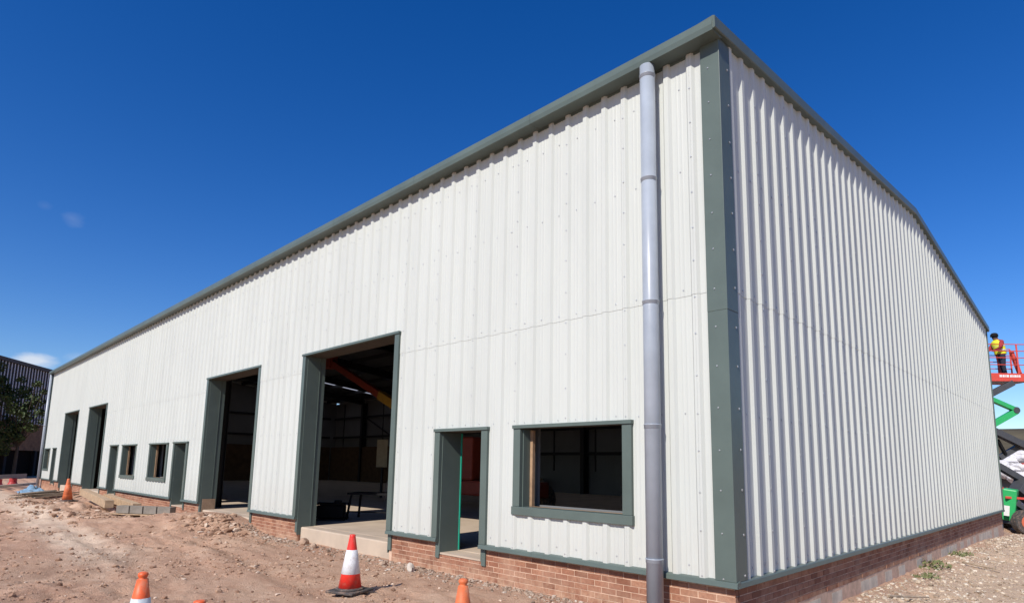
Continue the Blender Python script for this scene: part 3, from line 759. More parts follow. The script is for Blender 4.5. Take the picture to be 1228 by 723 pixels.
traffic_cone(-1.10, -2.85, 'dusty faded orange cone cut off by the bottom edge near the personnel door', ORANGE_OLD, SLEEVE, 0.5, tip='knob', z=-0.47)
traffic_cone(-1.635, -4.79, 'cone of which only the orange tip shows at the bottom edge', ORANGE, SLEEVE, 0.1, z=-0.452)
traffic_cone(-27.3, -1.35, 'plain orange cone leaning beside the timber pile far along the building', ORANGE_OLD, ORANGE_OLD, 0.3, scale=1.2, tiltx=0.05)

# ------------------------------------------------------------------ timbers, blocks, barrier, sheet
def beam(a, b, w, h, mat, name, label, cat, group=None):
    a = Vector(a); b = Vector(b); m = MB(); c = (a + b) / 2; m.bar(a - c, b - c, w, h)
    o = m.build(name, mat, None, bevel=0.006); o.location = c; return tag(o, label, cat, group)
beam((-19.75, -1.52, -0.13), (-27.3, -0.86, -0.06), 0.24, 0.24, TIMBER, 'timber_beam', 'thick pale timber beam lying in front of the personnel door, nearer one', 'timber', 'timber beams')
beam((-19.35, -0.86, -0.22), (-25.6, -0.38, -0.20), 0.24, 0.22, TIMBER, 'timber_beam', 'thick timber beam lying between the nearer beam and the brick base', 'timber', 'timber beams')
for i in range(10):
    yy = -1.9 - i * 0.17; z = gz(-28.5, yy) + 0.16 + 0.05 * (i % 3)
    px0, py0 = -27.2 - 0.3 * (i % 3) - 0.22 * i, -3.0 + 0.10 * i + random.uniform(-.15, .15); px1, py1 = px0 - 3.6 - 0.5 * (i % 2), py0 + 2.0 + random.uniform(-.35, .35)
    beam((px0, py0, gz(px0, py0) + 0.07 + 0.05 * (i % 3)), (px1, py1, gz(px1, py1) + 0.12 + 0.06 * (i % 3)), 0.13, 0.04, TIMBER_OLD, 'plank', 'weathered plank in the loose pile behind the far orange cone', 'plank', 'planks in the pile')
lab = ['leftmost grey concrete block in the row by the timber beams', 'second grey concrete block from the timber beams', 'third grey concrete block from the timber beams', 'rightmost grey concrete block in the row under the window']
for i in range(4):
    o = MB().box(-0.225, 0.225, -0.11, 0.11, 0, 0.215).build('concrete_block', BLOCK, None, bevel=0.006)
    o.location = (-18.42 + i * 0.40, -1.38 + i * 0.255, gz(-17.9, -1.0) + 0.13); o.rotation_euler = (0, 0, 0.57 + random.uniform(-.05, .05)); tag(o, lab[i], 'block', 'concrete blocks')
t = thing('pallet', 'low timber pallet under the row of concrete blocks', 'pallet', (-17.85, -1.0, gz(-17.9, -1.0) - 0.01), 0.57)
for y in (-0.14, 0.0, 0.14): MB().box(-1.2, 0.98, y - 0.05, y + 0.05, 0.105, 0.128).build('deck_board', TIMBER, t)
for x in (-1.1, -0.4, 0.3, 0.9): MB().box(x - 0.06, x + 0.06, -0.18, 0.18, 0.0, 0.1045).build('bearer', TIMBER, t)
t = thing('barrier', 'long grey barrier board on red feet at the far left', 'barrier', (-44.5, -2.2, -0.45), 0)
MB().bar((-4.6, 2.1, 0.55), (3.5, -1.6, 0.55), 0.05, 0.24).build('board', simple('barrier_board', (0.24, 0.20, 0.17), .7), t)
for s in (-2.2, -0.2, 1.6):
    c = Vector((-0.55 + s, 0.25 - s * 0.457, 0)); MB().lathe([(0.34, 0.0), (0.26, 0.06), (0.2, 0.2), (0.2, 0.42), (0.05, 0.44)], tuple(c), 14).build('foot', simple('barrier_red', (0.42, 0.03, 0.03), .6), t)
o = beam((-40.5, -2.8, -0.36), (-47, 0.2, -0.36), 0.14, 0.16, simple('kerb_concrete', (0.42, 0.38, 0.33), .9), 'kerb_stone', 'pale kerb stone lying below the barrier at far left', 'kerb')
# crumpled sheet
n1, n2 = 26, 14
u_, v_ = np.meshgrid(np.linspace(-1, 1, n1), np.linspace(-1, 1, n2), indexing='ij')
sx = -36.6 + u_ * 1.5 + 0.3 * vnoise(u_, v_, 2.0); sy = -1.3 + v_ * 0.55 + 0.2 * vnoise(u_ + 9, v_, 2.0)
sz = ground_z(sx, sy) + 0.05 + np.clip(1 - (u_ ** 2 + v_ ** 2) * .6, 0, 1) * (0.13 + 0.4 * vnoise(u_, v_ + 5, 3.1) + .3 * vnoise(u_, v_ + 5, 7))
ii = np.arange(n1 * n2).reshape(n1, n2)
o = link('crumpled_sheet', np_mesh('crumpled_sheet', np.stack([sx, sy, sz], -1).reshape(-1, 3), np.stack([ii[:-1, :-1], ii[1:, :-1], ii[1:, 1:], ii[:-1, 1:]], -1).reshape(-1, 4), BLUE))
o.modifiers.new('thick', 'SOLIDIFY').thickness = 0.01
tag(o, 'crumpled blue plastic sheet on the ground near the far end of the building', 'sheet')

# ------------------------------------------------------------------ loose stones
def stone_shapes(k):
    out = []
    for i in range(k):
        bm = bmesh.new(); bmesh.ops.create_icosphere(bm, subdivisions=1, radius=1.0)
        d = Vector((random.gauss(0, 1), random.gauss(0, 1), random.gauss(0, 1))).normalized()
        for v in bm.verts:
            v.co *= random.uniform(0.7, 1.15)
            t = v.co.dot(d)
            if t > 0.45: v.co -= d * (t - 0.45)
        bm.normal_update()
        out.append((np.array([v.co[:] for v in bm.verts]), np.array([[v.index for v in f.verts] for f in bm.faces]))); bm.free()
    return out
SH = stone_shapes(10)
def stones(name, pts, sizes, mat, flat=0.6):
    V, F, b = [], [], 0
    zz = ground_z(pts[:, 0], pts[:, 1])
    for (x, y), s, z in zip(pts, sizes, zz):
        sv, sf_ = SH[random.randrange(len(SH))]; a = random.uniform(0, 6.28); c, sn = math.cos(a), math.sin(a)
        ax, ay, az = s * random.uniform(.7, 1.3), s * random.uniform(.6, 1.0), s * flat * random.uniform(.7, 1.2)
        q = sv * (ax, ay, az); r = np.stack([q[:, 0] * c - q[:, 1] * sn + x, q[:, 0] * sn + q[:, 1] * c + y, q[:, 2] + z + az * 0.25], -1)
        V.append(r); F.append(sf_ + b); b += len(r)
    return stuff(link(name, np_mesh(name, np.concatenate(V), np.concatenate(F), mat, smooth=False)))
def stone_mat(name, stops):
    m, nt, b = nodes(name)
    g = nt.nodes.new('ShaderNodeNewGeometry')
    c = ramp(nt, g.outputs['Random Per Island'], stops)
    c = mixc(nt, ramp(nt, noise(nt, 40, 4, 0.7, space='World'), [(0.35, (0.5,) * 3), (0.6, (0, 0, 0))]), c, (0.22, 0.15, 0.11))
    nt.links.new(c, b.inputs['Base Color']); b.inputs['Roughness'].default_value = 0.95; b.inputs['Specular IOR Level'].default_value = 0.15
    return m
ST1 = stone_mat('earthy_stones', [(0, (0.22, 0.125, 0.08)), (0.35, (0.40, 0.24, 0.155)), (0.8, (0.52, 0.35, 0.24)), (1.0, (0.68, 0.55, 0.43))])
ST2 = stone_mat('pale_rubble', [(0, (0.20, 0.145, 0.105)), (0.4, (0.38, 0.29, 0.215)), (0.8, (0.48, 0.385, 0.30)), (1.0, (0.62, 0.55, 0.46))])
def blocked(p): # not inside walls / slab
    return (p[:, 0] < 0.02) & (p[:, 1] > 0.05)
def scatter(n, x0, x1, y0, y1, s0, s1, patch=0.0, power=2.2):
    p = np.stack([rng.uniform(x0, x1, n), rng.uniform(y0, y1, n)], -1); s = s0 + (s1 - s0) * rng.random(n) ** power
    k = ~blocked(p)
    if patch: k &= (vnoise(p[:, 0], p[:, 1], 0.7) + 0.6 * vnoise(p[:, 0], p[:, 1], 2.3) + rng.uniform(-.15, .15, n)) > patch
    return p[k], s[k]
p1, s1 = scatter(15000, -13, 1.5, -6.2, -0.02, 0.004, 0.034, -0.03, 4.0)
p2, s2 = scatter(5000, -32, -12, -6.2, -0.3, 0.012, 0.07, 0.04, 3.0)
p2b, s2b = scatter(1100, -26, -16.8, -3.9, -1.6, 0.02, 0.12, 0.03, 3.0)
n = 300; p3 = np.stack([rng.normal(-13.1, 0.7, n), -0.75 + rng.normal(0, 0.3, n)], -1); s3 = 0.02 + 0.11 * rng.random(n) ** 2.2
k3 = p3[:, 1] < 0.02; p3, s3 = p3[k3], s3[k3]
p4, s4 = scatter(420, -12, 1.0, -5.8, -0.4, 0.025, 0.065, 0.0, 2.5)
p5, s5 = scatter(900, -13, -3, -4.6, -0.9, 0.012, 0.05, 0.06, 2.5)
stones('earth_clods', np.concatenate([p1, p2, p2b, p3, p4, p5]), np.concatenate([s1, s2, s2b, s3, s4, s5]), ST1)
# pale rubble along the foot of the plinth, by the pier and along the gable
q, qs = [], []
for n, xa, xb, sp_ in ((1300, -6.6, -0.9, 0.24), (600, -12.8, -10.2, 0.26), (450, -10.3, -6.6, .25), (300, -19.5, -17, 0.3)):
    xx = rng.uniform(xa, xb, n); yy = 0.06 - np.abs(rng.normal(0, sp_, n)); q.append(np.stack([xx, yy], -1)); qs.append(0.008 + 0.042 * rng.random(n) ** 3.2)
n = 4200; yy = 0.2 + 20 * rng.random(n) ** 1.2; q.append(np.stack([-0.05 + np.abs(rng.normal(0.0, 0.9, n)), yy], -1)); qs.append(0.008 + 0.045 * rng.random(n) ** 3)
n = 3000; q.append(np.stack([0.0 + 2.2 * rng.random(n), 1.0 + 22 * rng.random(n)], -1)); qs.append(0.01 + 0.05 * rng.random(n) ** 3)
q = np.concatenate(q); qs = np.concatenate(qs); k = ~((q[:, 0] < 0.0) & (q[:, 1] > 0.07) & (q[:, 1] < 19.6)) & (np.hypot(q[:, 0] - CX, q[:, 1] - CY) > 1.5)
gs = q[k][:, 0] > -0.05
stones('rubble', q[k][~gs], qs[k][~gs], ST2)
stones('pale_gravel', q[k][gs], qs[k][gs], stone_mat('pale_stones', [(0, (0.26, 0.20, 0.15)), (0.4, (0.50, 0.41, 0.31)), (0.8, (0.64, 0.55, 0.43)), (1.0, (0.76, 0.70, 0.60))]))
def rock(x, y, s, label, mat=None, flat=0.7, z=0.0):
    sv, sf_ = SH[random.randrange(len(SH))]
    bm = bmesh.new(); bmesh.ops.create_icosphere(bm, subdivisions=2, radius=1.0)
    for v in bm.verts: v.co = v.co * (1 + 0.25 * float(vnoise(v.co.x + x, v.co.y + v.co.z * 2 + y, 1.3)) * 2)
    bmesh.ops.scale(bm, vec=(s, s * .75, s * flat), verts=bm.verts)
    me = bpy.data.meshes.new('stone'); bm.to_mesh(me); bm.free(); me.materials.append(mat or STONE)
    o = link('stone', me); o.location = (x, y, gz(x, y) + s * flat * 0.45 + z); o.rotation_euler = (random.uniform(-.3, .3), random.uniform(-.3, .3), random.uniform(0, 6))
    return tag(o, label, 'stone', 'larger loose stones')
rock(-9.55, -0.12, 0.13, 'round pale stone at the foot of the nearest big doorway jamb')
rock(-9.05, -0.15, 0.09, 'small brown stone on the threshold right of the jamb')
rock(-5.55, -0.22, 0.085, 'white lump of mortar on the gravel below the personnel door', simple('mortar_lump', (0.52, 0.46, 0.39), .95, bmp=.5), 1.0)
rock(-6.25, -0.3, 0.08, 'brown stone on the gravel left of the white mortar lump')
rock(-4.55, -3.75, 0.13, 'flat dark grey slab fragment at the bottom edge', simple('slate', (0.10, 0.10, 0.105), .8), 0.25)

# sticks and weeds along the gable
for (a, b, lab_) in (((0.42, 3.95), (0.75, 4.75), 'thin dark stick lying on the stones nearest the corner'), ((0.45, 9.3), (1.05, 8.9), 'grey batten lying by the weeds along the gable')):
    za, zb = gz(*a) + .05, gz(*b) + .05
    o = MB().tube((a[0], a[1], za), (b[0], b[1], zb), 0.018, 6, 0.012).build('stick', TIMBER_OLD); tag(o, lab_, 'stick')
LEAF = simple('weed_leaf', (0.14, 0.155, 0.065), 0.6, var=0.4, scale=9, spec=.3)
def leaves(n, c, sx_, sy_, sz_, size, mat_, name, parent, fn=None):
    V, F = [], []
    for i in range(n):
        while True:
            p = np.array([random.uniform(-1, 1) for _ in range(3)])
            if p @ p <= 1: break
        if fn and not fn(p): continue
        p = p * (sx_, sy_, sz_) + np.array(c); s = size * random.uniform(.6, 1.4)
        a = Vector((random.gauss(0, 1), random.gauss(0, 1), random.gauss(0, 1))).normalized(); b_ = a.orthogonal().normalized()
        t1 = np.array(a) * s; t2 = np.array(b_) * s * 0.55; k = len(V)
        V += [p - t1, p + t2, p + t1, p - t2]; F.append((k, k + 1, k + 2, k + 3))
    o = link(name, np_mesh(name, np.array(V), np.array(F), mat_, smooth=False), parent); return stuff(o)
for (x, y, s, lab_) in ((0.12, 8.3, 0.34, 'largest green weed clump at the foot of the gable'), (0.30, 6.9, 0.22, 'low green weeds nearer the corner along the gable'), (0.15, 10.9, 0.25, 'farther green weed clump along the gable'), (0.04, 2.6, 0.12, 'tiny tuft of weeds at the gable footing near the corner')):
    t = thing('weed_clump', lab_, 'weed', (x, y, gz(x, y)), 0, 'weeds along the gable')
    leaves(90, (0, 0, s * .15), s, s * 1.3, s * .28, s * 0.13, LEAF, 'foliage', t)
    m = MB()
    for i in range(7): m.tube((0, 0, -0.02), (random.uniform(-s, s) * .7, random.uniform(-s, s) * .9, s * random.uniform(.3, .6)), 0.006, 5, 0.003)
    m.build('stems', LEAF, t)

# ------------------------------------------------------------------ neighbouring building and tree, far left
P0 = at_depth(64, 580, 60.0); P0.z = 0; dvec = Vector((0.836, -0.548, 0)); nvec = Vector((0.548, 0.836, 0))
NB = thing('neighbouring_building', 'dark grey ribbed steel shed over brown brick at far left', 'building')
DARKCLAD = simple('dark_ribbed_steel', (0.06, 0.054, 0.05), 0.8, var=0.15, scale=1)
def nb(s, d, z): q = P0 + dvec * s + nvec * d; return (q.x, q.y, z)
m = MB(); s = -8.0; prevp = None
while s < 13:
    for ds, d in ((0.0, 0.0), (0.20, 0.0), (0.25, 0.09), (0.40, 0.09), (0.45, 0.0)):
        cur = (s + ds, d)
        if prevp and cur[0] > prevp[0]: m.add([nb(prevp[0], prevp[1], 4.3), nb(cur[0], cur[1], 4.3), nb(cur[0], cur[1], 9.3), nb(prevp[0], prevp[1], 9.3)], [(0, 1, 2, 3)])
        prevp = cur
    s += 0.45
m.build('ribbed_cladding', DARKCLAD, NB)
PALERIB = simple('pale_rib', (0.52, 0.49, 0.48), 0.6, var=.2)
m = MB(); s = -8.0
while s < 13:
    m.add([nb(s + .26, .1, 4.3), nb(s + .39, .1, 4.3), nb(s + .39, .1, 9.28), nb(s + .26, .1, 9.28), nb(s + .26, .13, 4.3), nb(s + .39, .13, 4.3), nb(s + .39, .13, 9.28), nb(s + .26, .13, 9.28)], [(4, 5, 6, 7), (0, 4, 7, 3), (1, 2, 6, 5), (0, 1, 5, 4), (3, 7, 6, 2)]); s += 0.45
stuff(m.build('ribs', PALERIB, NB))
def nbox(name, s0, s1, d0, d1, z0, z1, mat_):
    vs = [nb(s_, d_, z_) for z_ in (z0, z1) for s_, d_ in ((s0, d0), (s1, d0), (s1, d1), (s0, d1))]
    return MB().add(vs, [(0, 1, 2, 3), (7, 6, 5, 4), (0, 4, 5, 1), (1, 5, 6, 2), (2, 6, 7, 3), (3, 7, 4, 0)]).build(name, mat_, NB)
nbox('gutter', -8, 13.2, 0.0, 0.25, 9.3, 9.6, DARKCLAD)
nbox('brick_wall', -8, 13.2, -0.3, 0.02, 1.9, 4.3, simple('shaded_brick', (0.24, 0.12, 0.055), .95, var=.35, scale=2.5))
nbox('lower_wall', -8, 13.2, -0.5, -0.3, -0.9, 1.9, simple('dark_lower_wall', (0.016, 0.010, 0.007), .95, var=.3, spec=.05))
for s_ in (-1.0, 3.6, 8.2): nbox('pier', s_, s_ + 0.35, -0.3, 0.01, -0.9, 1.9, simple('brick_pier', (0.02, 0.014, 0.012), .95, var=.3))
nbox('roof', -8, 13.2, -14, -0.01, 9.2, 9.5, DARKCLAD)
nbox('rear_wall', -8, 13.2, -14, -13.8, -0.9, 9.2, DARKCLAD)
def tree(name, label, base, h, clusters, nleaf, size, mat_):
    t = thing(name, label, 'tree', base)
    m = MB(); m.tube((0, 0, -0.3), (0.1, 0.05, h * .45), 0.16, 10, 0.10); m.tube((0.1, 0.05, h * .45), (0.0, 0.2, h * .85), 0.10, 8, 0.04)
    for c, r in clusters: m.tube((0.08, 0.05, h * .38), c, 0.06, 6, 0.015)
    m.build('trunk', simple('bark_' + name, (0.06, 0.045, 0.03), .95, var=.3), t)
    V, F = [], []
    for c, r in clusters:
        for i in range(int(nleaf * r ** 2)):
            d = Vector((random.gauss(0, 1), random.gauss(0, 1), random.gauss(0, 1))).normalized() * r * random.random() ** 0.45
            p = np.array(Vector(c) + Vector((d.x, d.y, d.z * .8))); s = size * random.uniform(.6, 1.4)
            a = Vector((random.gauss(0, 1), random.gauss(0, 1), random.gauss(0, 1))).normalized(); b_ = a.orthogonal().normalized()
            t1 = np.array(a) * s; t2 = np.array(b_) * s * .55; k = len(V)
            V += [p - t1, p + t2, p + t1, p - t2]; F.append((k, k + 1, k + 2, k + 3))
    stuff(link('crown', np_mesh('crown', np.array(V), np.array(F), mat_, smooth=False), t)); return t
TLEAF = simple('tree_leaf', (0.042, 0.066, 0.020), 0.55, var=0.45, scale=2.5, spec=.3)
def tb(u, D):
    p = at_depth(u, 580, D); return Vector((p.x, p.y, -0.5))
b1 = tb(14, 51.0)
cl = []
for u, v, r in ((6, 470, 0.9), (18, 490, 0.8), (30, 470, 0.55), (42, 480, 0.55), (47, 495, .4), (10, 505, 0.9), (-12, 470, 1.2), (30, 500, 0.6), (2, 455, .5), (26, 455, .35), (-20, 500, 1.2), (8, 520, .9), (22, 512, .7), (-6, 535, 1.0), (38, 512, .4), (14, 478, .7), (34, 488, .5), (52, 470, .35), (49, 505, .35), (44, 460, .3), (-2, 440, .5), (24, 525, .4)):
    c = at_depth(u, v, 51.0 + random.uniform(-.8, .8)) - b1; cl.append((tuple(c), r * random.uniform(.8, 1.35)))
tree('dark_leafy_tree', 'dark leafy tree in shade before the ribbed shed at far left', tuple(b1), 7.0, cl, 430, 0.12, TLEAF)

# ------------------------------------------------------------------ boom lift, worker and yard clutter behind the far corner
ML = thing('boom_lift', 'green and grey articulated lift with red basket behind the far corner', 'lift', (0, 0, 0))
D = 24.0
A = lambda u, v, d=D: at_depth(u, v, d)
def pbar(name, a, b, w, h, mat_, d=D, bev=.01): return MB().bar(A(*a, d), A(*b, d), w, h).build(name, mat_, ML, bevel=bev)
chx = at_depth(1222, 600, 22.0); cg = gz(chx.x, chx.y)
# basket: axis along the picture's horizontal at that depth
hx_ = (A(1230, 455) - A(1200, 455)); hx_.z = 0; hx_.normalize(); hy_ = Vector((-hx_.y, hx_.x, 0))
c0 = A(1188, 455); c1 = A(1239, 455)
bl_, zf = (c1 - c0).length, c0.z
def bp(a, b, z): return c0 + hx_ * a + hy_ * b + Vector((0, 0, z - (0)))
def obox(name, a0, a1, b0, b1, z0, z1, mat_, bev=.006):
    vs = [bp(a, b, z) for z in (z0, z1) for a, b in ((a0, b0), (a1, b0), (a1, b1), (a0, b1))]
    return MB().add(vs, [(0, 1, 2, 3), (7, 6, 5, 4), (0, 4, 5, 1), (1, 5, 6, 2), (2, 6, 7, 3), (3, 7, 4, 0)]).build(name, mat_, ML, bevel=bev)
obox('basket_floor', -0.4, bl_, 0, 1.0, -0.04, 0.06, LIFTGREY)
tb_ = obox('toe_board', -0.4, bl_, -0.03, 0.0, -0.06, 0.26, LIFTRED)
for i, (a, w) in enumerate(((0.34, .10), (0.46, .08), (0.56, .03), (0.61, .10), (0.75, .07), (0.84, .05), (0.91, .10), (1.03, .05), (1.10, .06))):
    obox('sign_mark', a, a + w, -0.034, -0.031, 0.10, 0.19, WHITE, 0).parent = tb_
obox('toe_board', -0.4, bl_, 1.0, 1.03, -0.06, 0.22, LIFTRED)
for bb in (0.0, 1.0):
    for z in (0.60, 0.88, 1.15, 1.42):
        MB().tube(bp(-0.4, bb, z), bp(bl_, bb, z), 0.018, 8).build('guard_rail', LIFTRED, ML)
    for a in (-0.4, bl_ * 0.68, bl_): MB().tube(bp(a, bb, 0), bp(a, bb, 1.42), 0.03, 8).build('guard_post', LIFTRED, ML)
MB().bar(bp(bl_ * .60, 0.9, 1.5), bp(bl_ * .72, 0.9, 0.0), 0.10, 0.12).build('control_post', LIFTRED, ML, bevel=.01)
MB().bar(bp(bl_ * .72, 0.35, 1.2), bp(bl_ * .92, 0.35, 0.0), 0.12, 0.12).build('gate_frame', LIFTRED, ML, bevel=.01)
pbar('jib', (1187, 473), (1214, 459), 0.20, 0.22, LIFTGREY)
pbar('upper_boom', (1178, 474), (1217, 491), 0.18, 0.17, GREEN)
pbar('lower_boom', (1218, 493), (1183, 513), 0.22, 0.22, GREEN)
MB().tube(A(1217, 492) - hy_ * .12, A(1217, 492) + hy_ * .12, 0.13, 16).build('elbow', LIFTGREY, ML, bevel=.01)
pbar('riser', (1190, 516), (1232, 536), 0.24, 0.24, LIFTGREY, 23.0)
pbar('riser', (1198, 549), (1230, 530), 0.20, 0.18, LIFTGREY, 23.2)
pbar('ram', (1196, 527), (1206, 545), 0.10, 0.10, BLACK, 23.1)
pbar('riser', (1196, 558), (1234, 580), 0.22, 0.22, LIFTGREY, 22.6)
pbar('turret', (1220, 580), (1244, 600), 0.5, 0.6, LIFTGREY, 22.4)
E22 = 22.0
pbar('engine_cover', (1212, 586), (1209, 623), 0.42, 0.5, GREEN, E22, .04)
pbar('decal_panel', (1207.5, 606), (1207, 618), 0.16, 0.015, WHITE, 21.68, 0)
pbar('cross_bar', (1206, 596), (1246, 599), 0.06, 0.08, LIFTRED, 21.8)
pbar('chassis', (1205, 624), (1262, 627), 0.9, 0.20, LIFTGREY, E22, .02)
pbar('axle_arm', (1216, 603), (1240, 618), 0.2, 0.14, LIFTGREY, 21.9)
for u, dd in ((1229, 21.4), (1229, 22.9), (1275, 21.4), (1275, 22.9), (1207, 22.6)):
    c = A(u, 620, dd); c.z = gz(c.x, c.y) + 0.42
    w = MB().tube(c - hy_ * .14, c + hy_ * .14, 0.42, 24).build('wheel', RUBBER, ML, bevel=.03)
    MB().tube(c - hy_ * .16, c + hy_ * .16, 0.24, 20).build('rim', simple('rim_orange', (0.55, 0.13, 0.06), .5), w, bevel=.01)

# worker on the basket
def worker():
    feet = bp(0.84, 0.42, 0.06)
    t = thing('person', 'person in yellow hi-vis vest, red sleeves and dark trousers in the red basket', 'person', tuple(feet), math.atan2(hx_.y, hx_.x)); t.scale = (1.06,) * 3
    J = {'pel': (0, 0, .93), 'sp': (-.03, .02, 1.16), 'ch': (-.08, .03, 1.38), 'nk': (-.12, .03, 1.52), 'hd': (-.16, .03, 1.63), 'ht': (-.18, .03, 1.75),
         'hl': (-.02, -.10, .90), 'kl': (-.05, -.12, .50), 'al': (.02, -.13, .09), 'tl': (-.13, -.14, .045), 'hr': (.04, .10, .90), 'kr': (.10, .13, .50), 'ar': (.20, .14, .09), 'tr': (.06, .15, .045),
         's1': (-.08, -.19, 1.43), 'e1': (-.20, -.25, 1.17), 'w1': (-.40, -.20, 1.08), 'h1': (-.49, -.18, 1.08), 's2': (-.08, .23, 1.43), 'e2': (-.22, .27, 1.19), 'w2': (-.42, .18, 1.12), 'h2': (-.50, .16, 1.12)}
    rad = {'pel': .165, 'sp': .15, 'ch': .175, 'nk': .07, 'hd': .105, 'ht': .085, 'hl': .105, 'kl': .075, 'al': .055, 'tl': .045, 'hr': .105, 'kr': .075, 'ar': .055, 'tr': .045,
           's1': .085, 'e1': .062, 'w1': .045, 'h1': .042, 's2': .085, 'e2': .062, 'w2': .045, 'h2': .042}
    ed = [('pel', 'sp'), ('sp', 'ch'), ('ch', 'nk'), ('nk', 'hd'), ('hd', 'ht'), ('pel', 'hl'), ('hl', 'kl'), ('kl', 'al'), ('al', 'tl'), ('pel', 'hr'), ('hr', 'kr'), ('kr', 'ar'), ('ar', 'tr'),
          ('ch', 's1'), ('s1', 'e1'), ('e1', 'w1'), ('w1', 'h1'), ('ch', 's2'), ('s2', 'e2'), ('e2', 'w2'), ('w2', 'h2')]
    ks = list(J); me = bpy.data.meshes.new('body'); me.from_pydata([J[k] for k in ks], [(ks.index(a), ks.index(b)) for a, b in ed], [])
    m, nt, b = nodes('worker_clothes')
    tc = nt.nodes.new('ShaderNodeTexCoord'); sp = nt.nodes.new('ShaderNodeSeparateXYZ'); nt.links.new(tc.outputs['Object'], sp.inputs[0])
    mr = N(nt, 'ShaderNodeMapRange'); mr.inputs['From Max'].default_value = 2.0; nt.links.new(sp.outputs['Z'], mr.inputs['Value'])
    c = ramp(nt, mr.outputs[0], [(0, (0.02, 0.018, 0.016)), (0.05, (0.014, 0.018, 0.035)), (0.475, (0.016, 0.02, 0.04)), (0.48, (0.30, 0.03, 0.035)), (0.765, (0.30, 0.03, 0.035)), (0.775, (0.32, 0.17, 0.12)), (0.80, (0.025, 0.02, 0.02))])
    nt.nodes[-1].color_ramp.interpolation = 'CONSTANT' if False else 'LINEAR'
    nt.links.new(c, b.inputs['Base Color']); b.inputs['Roughness'].default_value = .9
    me.materials.append(m); o = link('body', me, t)
    sk = o.modifiers.new('skin', 'SKIN')
    for k, sv in zip(ks, me.skin_vertices[0].data): sv.radius = (rad[k], rad[k] * (0.8 if k in ('ch', 'sp', 'pel') else 1)); sv.use_root = (k == 'pel')
    o.modifiers.new('sub', 'SUBSURF').levels = 2; o.modifiers['sub'].render_levels = 2
    # vest: an open shell round the torso
    HV = simple('hi_vis_yellow', (0.72, 0.74, 0.03), .7, var=.1); BAND = simple('reflective_band', (0.6, 0.6, 0.58), .4)
    v = MB(); n = 20; rows = [(.98, 0.0, .175, .205), (1.06, -.01, .18, .21), (1.20, -.03, .185, .21), (1.34, -.07, .195, .225), (1.45, -.09, .17, .225), (1.515, -.11, .10, .13)]
    vs = []
    for z, xo, rx, ry in rows:
        for i in range(n):
            a = 2 * math.pi * i / n; vs.append((xo + rx * math.cos(a), .02 + ry * math.sin(a), z))
    fs = []; mi = []
    for k in range(len(rows) - 1):
        for i in range(n):
            fs.append((k * n + i, k * n + (i + 1) % n, (k + 1) * n + (i + 1) % n, (k + 1) * n + i))
    v.add(vs, fs); vo = v.build('hi_vis_vest', HV, t, smooth=True)
    bb = MB()
    for z, xo, rx, ry in ((1.10, -.015, .186, .216), (1.26, -.045, .194, .222)):
        bb = MB()
        for i in range(n):
            a, a2 = 2 * math.pi * i / n, 2 * math.pi * (i + 1) / n
            bb.add([(xo + rx * math.cos(a), .02 + ry * math.sin(a), z), (xo + rx * math.cos(a2), .02 + ry * math.sin(a2), z), (xo + rx * math.cos(a2), .02 + ry * math.sin(a2), z + .05), (xo + rx * math.cos(a), .02 + ry * math.sin(a), z + .05)], [(0, 1, 2, 3)])
        bb.build('band', BAND, vo)
    MB().lathe([(.125, 0), (.13, .03), (.12, .09), (.08, .135), (.02, .15)], (-.17, .03, 1.655), 16).build('hat', BLACK, t, smooth=True)
worker()

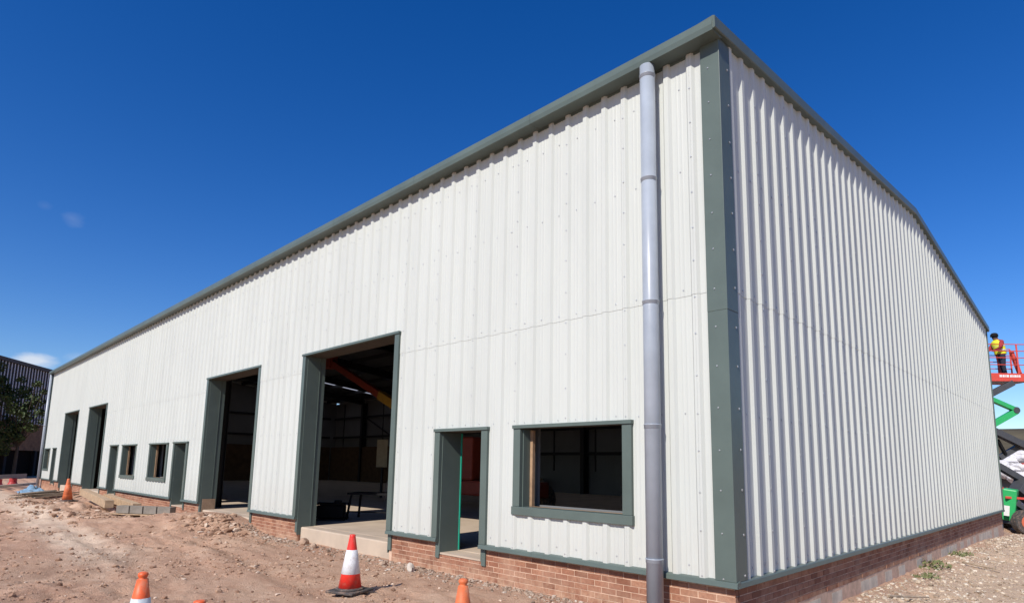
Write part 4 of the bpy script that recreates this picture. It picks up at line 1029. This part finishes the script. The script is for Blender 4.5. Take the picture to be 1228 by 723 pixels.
# white bulk bags and a cage behind the lift
BAG = simple('white_bag', (0.62, 0.61, 0.62), .8, var=.12, scale=3, bmp=.3)
bagspots = [(1204, 558, 31), (1211, 553, 31.4), (1218, 549, 31.6), (1226, 547, 31.2), (1207, 567, 30.6), (1214, 563, 30.8), (1221, 560, 30.7), (1228, 561, 30.6), (1217, 571, 30.4), (1225, 571, 30.5)]
for i, (u, v, d) in enumerate(bagspots):
    r = random.uniform(.24, .34); c = A(u, v, d); bm = bmesh.new(); bmesh.ops.create_icosphere(bm, subdivisions=3, radius=r)
    for w in bm.verts: w.co *= 1 + 0.8 * float(vnoise(w.co.x * 4 + i * 7, w.co.y * 4 + w.co.z * 5, 1.0)) + 0.35 * float(vnoise(w.co.x * 11 + i * 3, w.co.y * 11 + w.co.z * 13, 1.0))
    me = bpy.data.meshes.new('rubble_sack'); bm.to_mesh(me); bm.free(); me.materials.append(BAG); o = link('rubble_sack', me); o.location = c; o.scale = (1.1, 1.0, random.uniform(.7, 1.05))
    tag(o, 'crumpled white sack in the heap on the cage behind the lift', 'sack', 'white sacks heaped behind the lift')
t = thing('steel_cage', 'grey steel storage cage carrying white bags behind the lift', 'cage')
for u in np.arange(1196, 1248, 4.5): MB().bar(A(u, 572, 31), A(u + 1, 612, 31), 0.07, 0.07).build('upright', LIFTGREY, t)
for v in (572, 590, 612): MB().bar(A(1194, v, 31), A(1248, v + 1, 31), 0.10, 1.0 if v == 572 else 0.08).build('rail', LIFTGREY, t)
MB().bar(A(1194, 606, 32), A(1250, 607, 32), 0.6, 1.0).build('load', BAG, t)
c = A(1222, 640, 31)
t = thing('red_container', 'red steel container beyond the lift at the right edge', 'container')
p = A(1222, 545, 34); q = A(1262, 545, 34); zb_ = gz(p.x, p.y)
for i in range(14):
    a = p.lerp(q, i / 14); b = p.lerp(q, (i + 1) / 14); off = 0.04 if i % 2 else 0.0
    MB().box(0, 1, 0, 1, 0, 1)
    MB().add([(a.x + off, a.y, zb_), (b.x + off, b.y, zb_), (b.x + off, b.y, p.z), (a.x + off, a.y, p.z), (a.x + off - 1.5, a.y + 1.5, zb_), (b.x + off - 1.5, b.y + 1.5, zb_), (b.x + off - 1.5, b.y + 1.5, p.z), (a.x + off - 1.5, a.y + 1.5, p.z)],
             [(0, 1, 2, 3), (4, 7, 6, 5), (0, 4, 5, 1), (1, 5, 6, 2), (2, 6, 7, 3), (3, 7, 4, 0)]).build('side_panel', LIFTRED, t)
